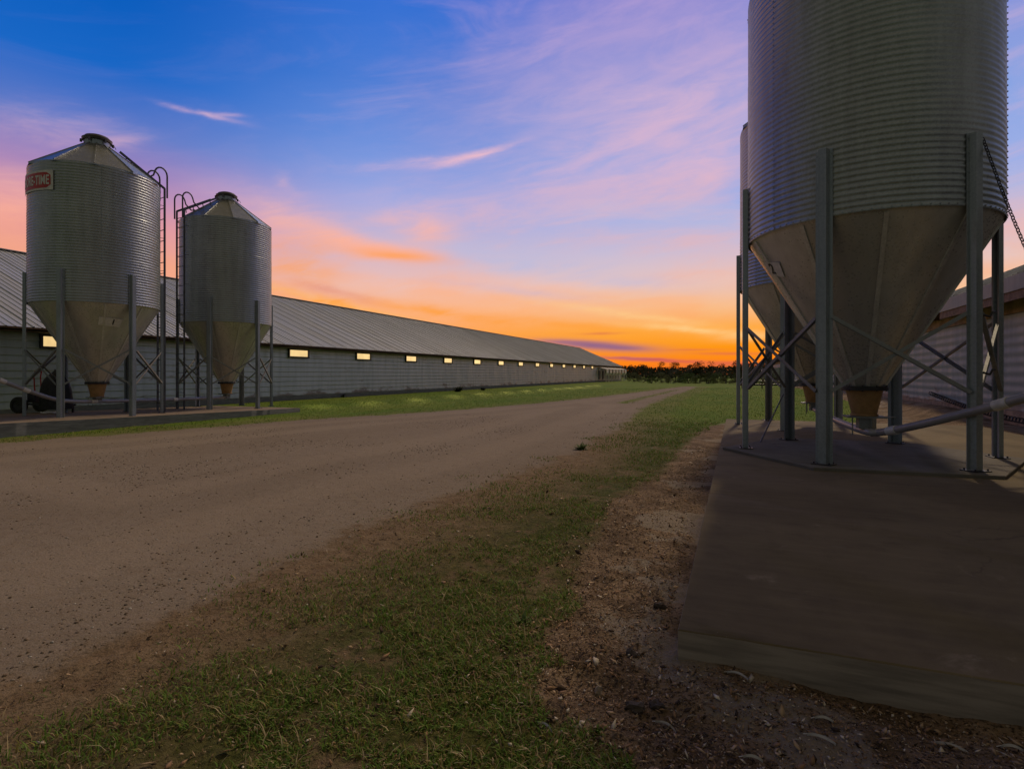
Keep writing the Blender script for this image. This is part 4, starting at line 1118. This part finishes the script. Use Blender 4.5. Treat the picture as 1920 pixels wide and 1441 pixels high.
def woods():
    random.seed(5); n = 50000; be = np.radians(RNG.uniform(-75, 75, n)); d = RNG.uniform(165, 185, n)
    x = np.sin(be)*d; y = np.cos(be)*d                     # arc about the site, facing down the barns
    top = 3.0+1.2*fbm(x*.06, y*.06, 91, 3)+1.0*fbm(x*.35, y*.35, 92, 2)
    z = RNG.uniform(0, 1, n)**.8*top; l = RNG.uniform(.18, .5, n)
    a = RNG.normal(0, 1, (n, 3)); a /= np.linalg.norm(a, axis=1)[:, None]; b = np.cross(a, RNG.normal(0, 1, (n, 3))); b /= np.linalg.norm(b, axis=1)[:, None]
    c = np.stack([x, y, z-.1], 1); a *= l[:, None]; b *= (l*.7)[:, None]
    V = np.stack([c-a, c+b, c+a, c-b], 1).reshape(-1, 3); F = np.arange(n*4).reshape(-1, 4)
    o = np_mesh('distant_woods', V, F, M['leaf_dark']); tag(o, 'low dark line of far-off woods on the horizon', 'woods', kind='stuff')
woods()

# ---------------------------------------------------------------- sky
def sky():
    w = bpy.data.worlds.new('World'); S.world = w; w.use_nodes = True
    t = NT(w.node_tree); bg = [n for n in t.n if n.type == 'BACKGROUND'][0]
    d = t.n.new('ShaderNodeTexCoord').outputs['Generated']
    dF = t.vm('DOT_PRODUCT', d, (-SA, CA, 0)); dR = t.vm('DOT_PRODUCT', d, (CA, SA, 0)); dz = t.sep(d)[2]
    DEG = 180/math.pi
    az = t.m('MULTIPLY', t.m('ARCTAN2', dR, dF), DEG); el = t.m('MULTIPLY', t.m('ARCSINE', dz), DEG)
    E = t.m('DIVIDE', el, 50.0, clamp=True)
    L = lambda *s: [(e/50.0, c) for e, c in s]
    left = t.ramp(E, L((0,(.98,.40,.10)),(5,(.98,.38,.16)),(9,(.90,.38,.24)),(12.5,(.74,.30,.34)),(16,(.38,.23,.48)),(19.5,(.11,.19,.56)),(24,(.010,.135,.56)),(30,(.002,.105,.50)),(36,(.001,.085,.44)),(50,(.002,.05,.27))))
    mid = t.ramp(E, L((0,(1,.30,.03)),(4,(1,.36,.07)),(6.5,(.97,.47,.25)),(8.8,(.82,.53,.49)),(11.5,(.60,.50,.64)),(16.5,(.32,.40,.77)),(22,(.14,.28,.72)),(27,(.06,.20,.66)),(34,(.03,.155,.64)),(50,(.005,.07,.36))))
    rgt = t.ramp(E, L((0,(.80,.13,.012)),(1.0,(1,.23,.008)),(2.6,(1,.31,.006)),(4.4,(1,.40,.05)),(6.5,(.94,.52,.27)),(9,(.80,.56,.52)),(12,(.57,.51,.68)),(16,(.34,.43,.79)),(21,(.25,.37,.76)),(27,(.25,.30,.69)),(34,(.20,.22,.62)),(50,(.03,.08,.33))))
    base = t.mix(t.ss(az, -36, -12), left, mid); base = t.mix(t.ss(az, -8, 14), base, rgt)
    ccol = t.ramp(E, L((0,(1,.20,.02)),(3,(1,.34,.05)),(7,(1,.44,.18)),(11,(1,.43,.26)),(15,(.94,.48,.42)),(20,(.80,.49,.60)),(26,(.68,.46,.63)),(34,(.44,.33,.66)),(50,(.10,.10,.32))))
    # streaky cirrus field: long, a little tilted, finely torn
    q = t.comb(t.m('MULTIPLY', t.m('SUBTRACT', az, t.m('MULTIPLY', el, .6)), .035), t.m('MULTIPLY', t.m('SUBTRACT', el, t.m('MULTIPLY', az, .10)), .13), 0.0)
    n1 = t.noise(t.vm('ADD', q, (3.1, 7.7, 0)), 1.5, 9, .60, .9)
    n2 = t.noise(t.vm('ADD', q, (11.3, 2.2, 0)), 4.2, 8, .62, .6)
    wa = t.m('MULTIPLY', t.m('SUBTRACT', t.noise(q, 5.0, 5, .6), .5), 7.0); we = t.m('MULTIPLY', t.m('SUBTRACT', t.noise(t.vm('ADD', q, (5, 9, 0)), 6.0, 6, .62), .5), 3.2)
    def px2(px, py): 
        u, v = (px-CX)/F_PX, (HY-py)/F_PX; return math.degrees(math.atan(u)), math.degrees(math.atan(v/math.sqrt(1+u*u)))
    def blob(px, py, sx, sy, tilt, amp, warp=1.0, torn=.5):
        a0, e0 = px2(px, py); a1, _ = px2(px+sx, py); _, e1 = px2(px, py-sy)
        da = t.m('ADD', t.m('SUBTRACT', az, a0), t.m('MULTIPLY', wa, warp)); de = t.m('ADD', t.m('SUBTRACT', el, e0), t.m('MULTIPLY', we, warp))
        c, s = math.cos(R_(tilt)), math.sin(R_(tilt))
        x = t.m('DIVIDE', t.m('ADD', t.m('MULTIPLY', da, c), t.m('MULTIPLY', de, s)), a1-a0); y = t.m('DIVIDE', t.m('SUBTRACT', t.m('MULTIPLY', de, c), t.m('MULTIPLY', da, s)), e1-e0)
        g = t.m('EXPONENT', t.m('MULTIPLY', t.m('ADD', t.m('MULTIPLY', x, x), t.m('MULTIPLY', y, y)), -1.0))
        g = t.m('MULTIPLY', g, t.m('ADD', 1-torn, t.m('MULTIPLY', t.ss(n2, .30, .68), torn*1.4)))
        return t.m('MULTIPLY', g, amp)
    def union(l):
        o = l[0]
        for x in l[1:]: o = t.m('SUBTRACT', t.m('ADD', o, x), t.m('MULTIPLY', o, x))
        return o
    cl = union([
        t.m('MULTIPLY', t.ss(n1, .47, .72), t.ss(az, -28, 4, .05, .46)),
        blob(1290,190,270,95,14,.62,1.5), blob(1010,170,250,120,10,.30,1.8,.35), blob(1180,340,260,60,6,.30,1.4,.4), blob(840,380,200,50,4,.22,1.4,.5), blob(1330,300,140,60,10,.35,1.5), blob(1130,60,230,70,8,.30,1.6),
        blob(1250,20,200,40,-4,.35,1.2), blob(380,213,62,5,-3,.55,.22,.9), blob(430,216,25,4,8,.45,.2,.8),
        blob(890,292,75,7,15,.95,.25,.4), blob(800,303,120,10,8,.40,.4,.8), blob(1180,255,90,16,6,.22,.6),
        blob(745,474,90,15,-3,1.0,.16,.15), blob(650,452,110,20,-14,.9,.3,.3), blob(800,436,52,34,0,.75,.35,.4), blob(740,408,80,15,12,.35,.5,.5),
        blob(540,420,110,45,-16,.55,.9,.5), blob(700,520,260,34,-8,.22,.9), blob(20,380,110,70,0,.55,1.0), blob(110,240,150,34,4,.30,1.0,.7), blob(235,265,45,12,20,.35,.5,.6),
        blob(1250,452,200,26,-5,.30,.8,.7), blob(1000,560,300,26,-6,.45,.7,.8), blob(1340,520,160,30,0,.35,.8,.7), blob(540,345,26,12,-40,.25,.4,.6)])
    c = t.mix(cl, base, ccol)
    cool = union([blob(1010,500,170,15,-5,.55,.6,.7), blob(880,470,120,13,-6,.40,.6,.7), blob(1220,405,200,26,-4,.45,.8,.6), blob(1180,530,150,12,-5,.40,.5,.7), blob(960,545,140,8,-7,.35,.4,.8)])
    c = t.mix(cool, c, (.47,.50,.74))
    hot = union([blob(1290,617,110,6,-6,.75,.25,.5), blob(1180,590,150,7,-9,.55,.3,.6), blob(640,575,150,6,-14,.55,.2,.4), blob(760,600,170,6,-13,.45,.2,.4), blob(1390,630,60,8,0,.5,.2,.4)])
    c = t.mix(hot, c, (1.0,.66,.28))
    org = union([blob(600,565,190,13,-12,.75,.5,.6), blob(860,592,170,10,-9,.65,.4,.6), blob(1080,610,170,9,-7,.45,.4,.6), blob(560,500,70,50,0,.45,.8,.5)])
    c = t.mix(org, c, (1.0,.34,.03))
    c = t.mix(blob(745,480,75,9,-3,.8,.16,.2), c, (1.0,.36,.10))
    drk = union([blob(1120,648,100,8.5,-4,1.0,.05,.1), blob(1065,641,55,4.5,-3,.75,.06,.2), blob(1165,652,40,4,-3,.6,.05,.2), blob(1190,672,60,3,-3,.65,.14,.3)])
    c = t.mix(drk, c, (.26,.125,.25))
    low = union([blob(1260,676,150,4,-3,.75,.16,.4), blob(1370,663,60,3,-2,.6,.14,.3), blob(1300,655,50,2.2,0,.35,.12,.3), blob(1360,684,90,5,0,.5,.15,.3), blob(620,545,70,9,-12,.35,.3,.5), blob(1130,625,40,2.5,0,.45,.12,.3)])
    c = t.mix(low, c, (.62,.10,.085))
    # the glow dies away behind the viewer: unseen neutral grey set there for the ambient light
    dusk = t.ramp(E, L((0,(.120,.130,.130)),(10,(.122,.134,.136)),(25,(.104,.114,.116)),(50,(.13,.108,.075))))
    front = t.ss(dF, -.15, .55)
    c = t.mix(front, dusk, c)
    c = t.mix(t.ss(el, 37, 58), c, (.160,.124,.070))  # unseen overhead sky, warm colour added to take the blue out of shadows
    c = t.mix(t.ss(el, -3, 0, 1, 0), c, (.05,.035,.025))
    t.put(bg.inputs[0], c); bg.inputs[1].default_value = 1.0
sky()
SUN_AZ, SUN_EL = R_(6.2), R_(44)                       # azimuth clockwise from +Y
sv = Vector((math.sin(SUN_AZ)*math.cos(SUN_EL), math.cos(SUN_AZ)*math.cos(SUN_EL), math.sin(SUN_EL)))
l = bpy.data.lights.new('sun', 'SUN'); l.energy = 1.45; l.angle = R_(3.5); l.color = (1,.78,.52)
o = bpy.data.objects.new('sun', l); COL.objects.link(o); o.location = (0, 0, 30); o.rotation_euler = sv.to_track_quat('Z', 'Y').to_euler()

# ---------------------------------------------------------------- camera and view
cam = bpy.data.cameras.new('camera'); cam.sensor_width = 36; cam.lens = 36*F_PX/1920; cam.shift_y = -(720.5-HY)/1920
cam.clip_start = .05; cam.clip_end = 9000
o = bpy.data.objects.new('camera', cam); COL.objects.link(o); o.location = (0, 0, CAM_H); o.rotation_euler = (R_(90), 0, A); S.camera = o
S.view_settings.view_transform = 'Standard'; S.view_settings.look = 'None'; S.view_settings.exposure = 0; S.view_settings.gamma = 1
S.render.engine = 'CYCLES'; S.cycles.use_denoising = True; S.cycles.max_bounces = 6; S.cycles.diffuse_bounces = 3; S.cycles.glossy_bounces = 3
S.cycles.transmission_bounces = 2; S.cycles.caustics_reflective = False; S.cycles.sample_clamp_indirect = 6
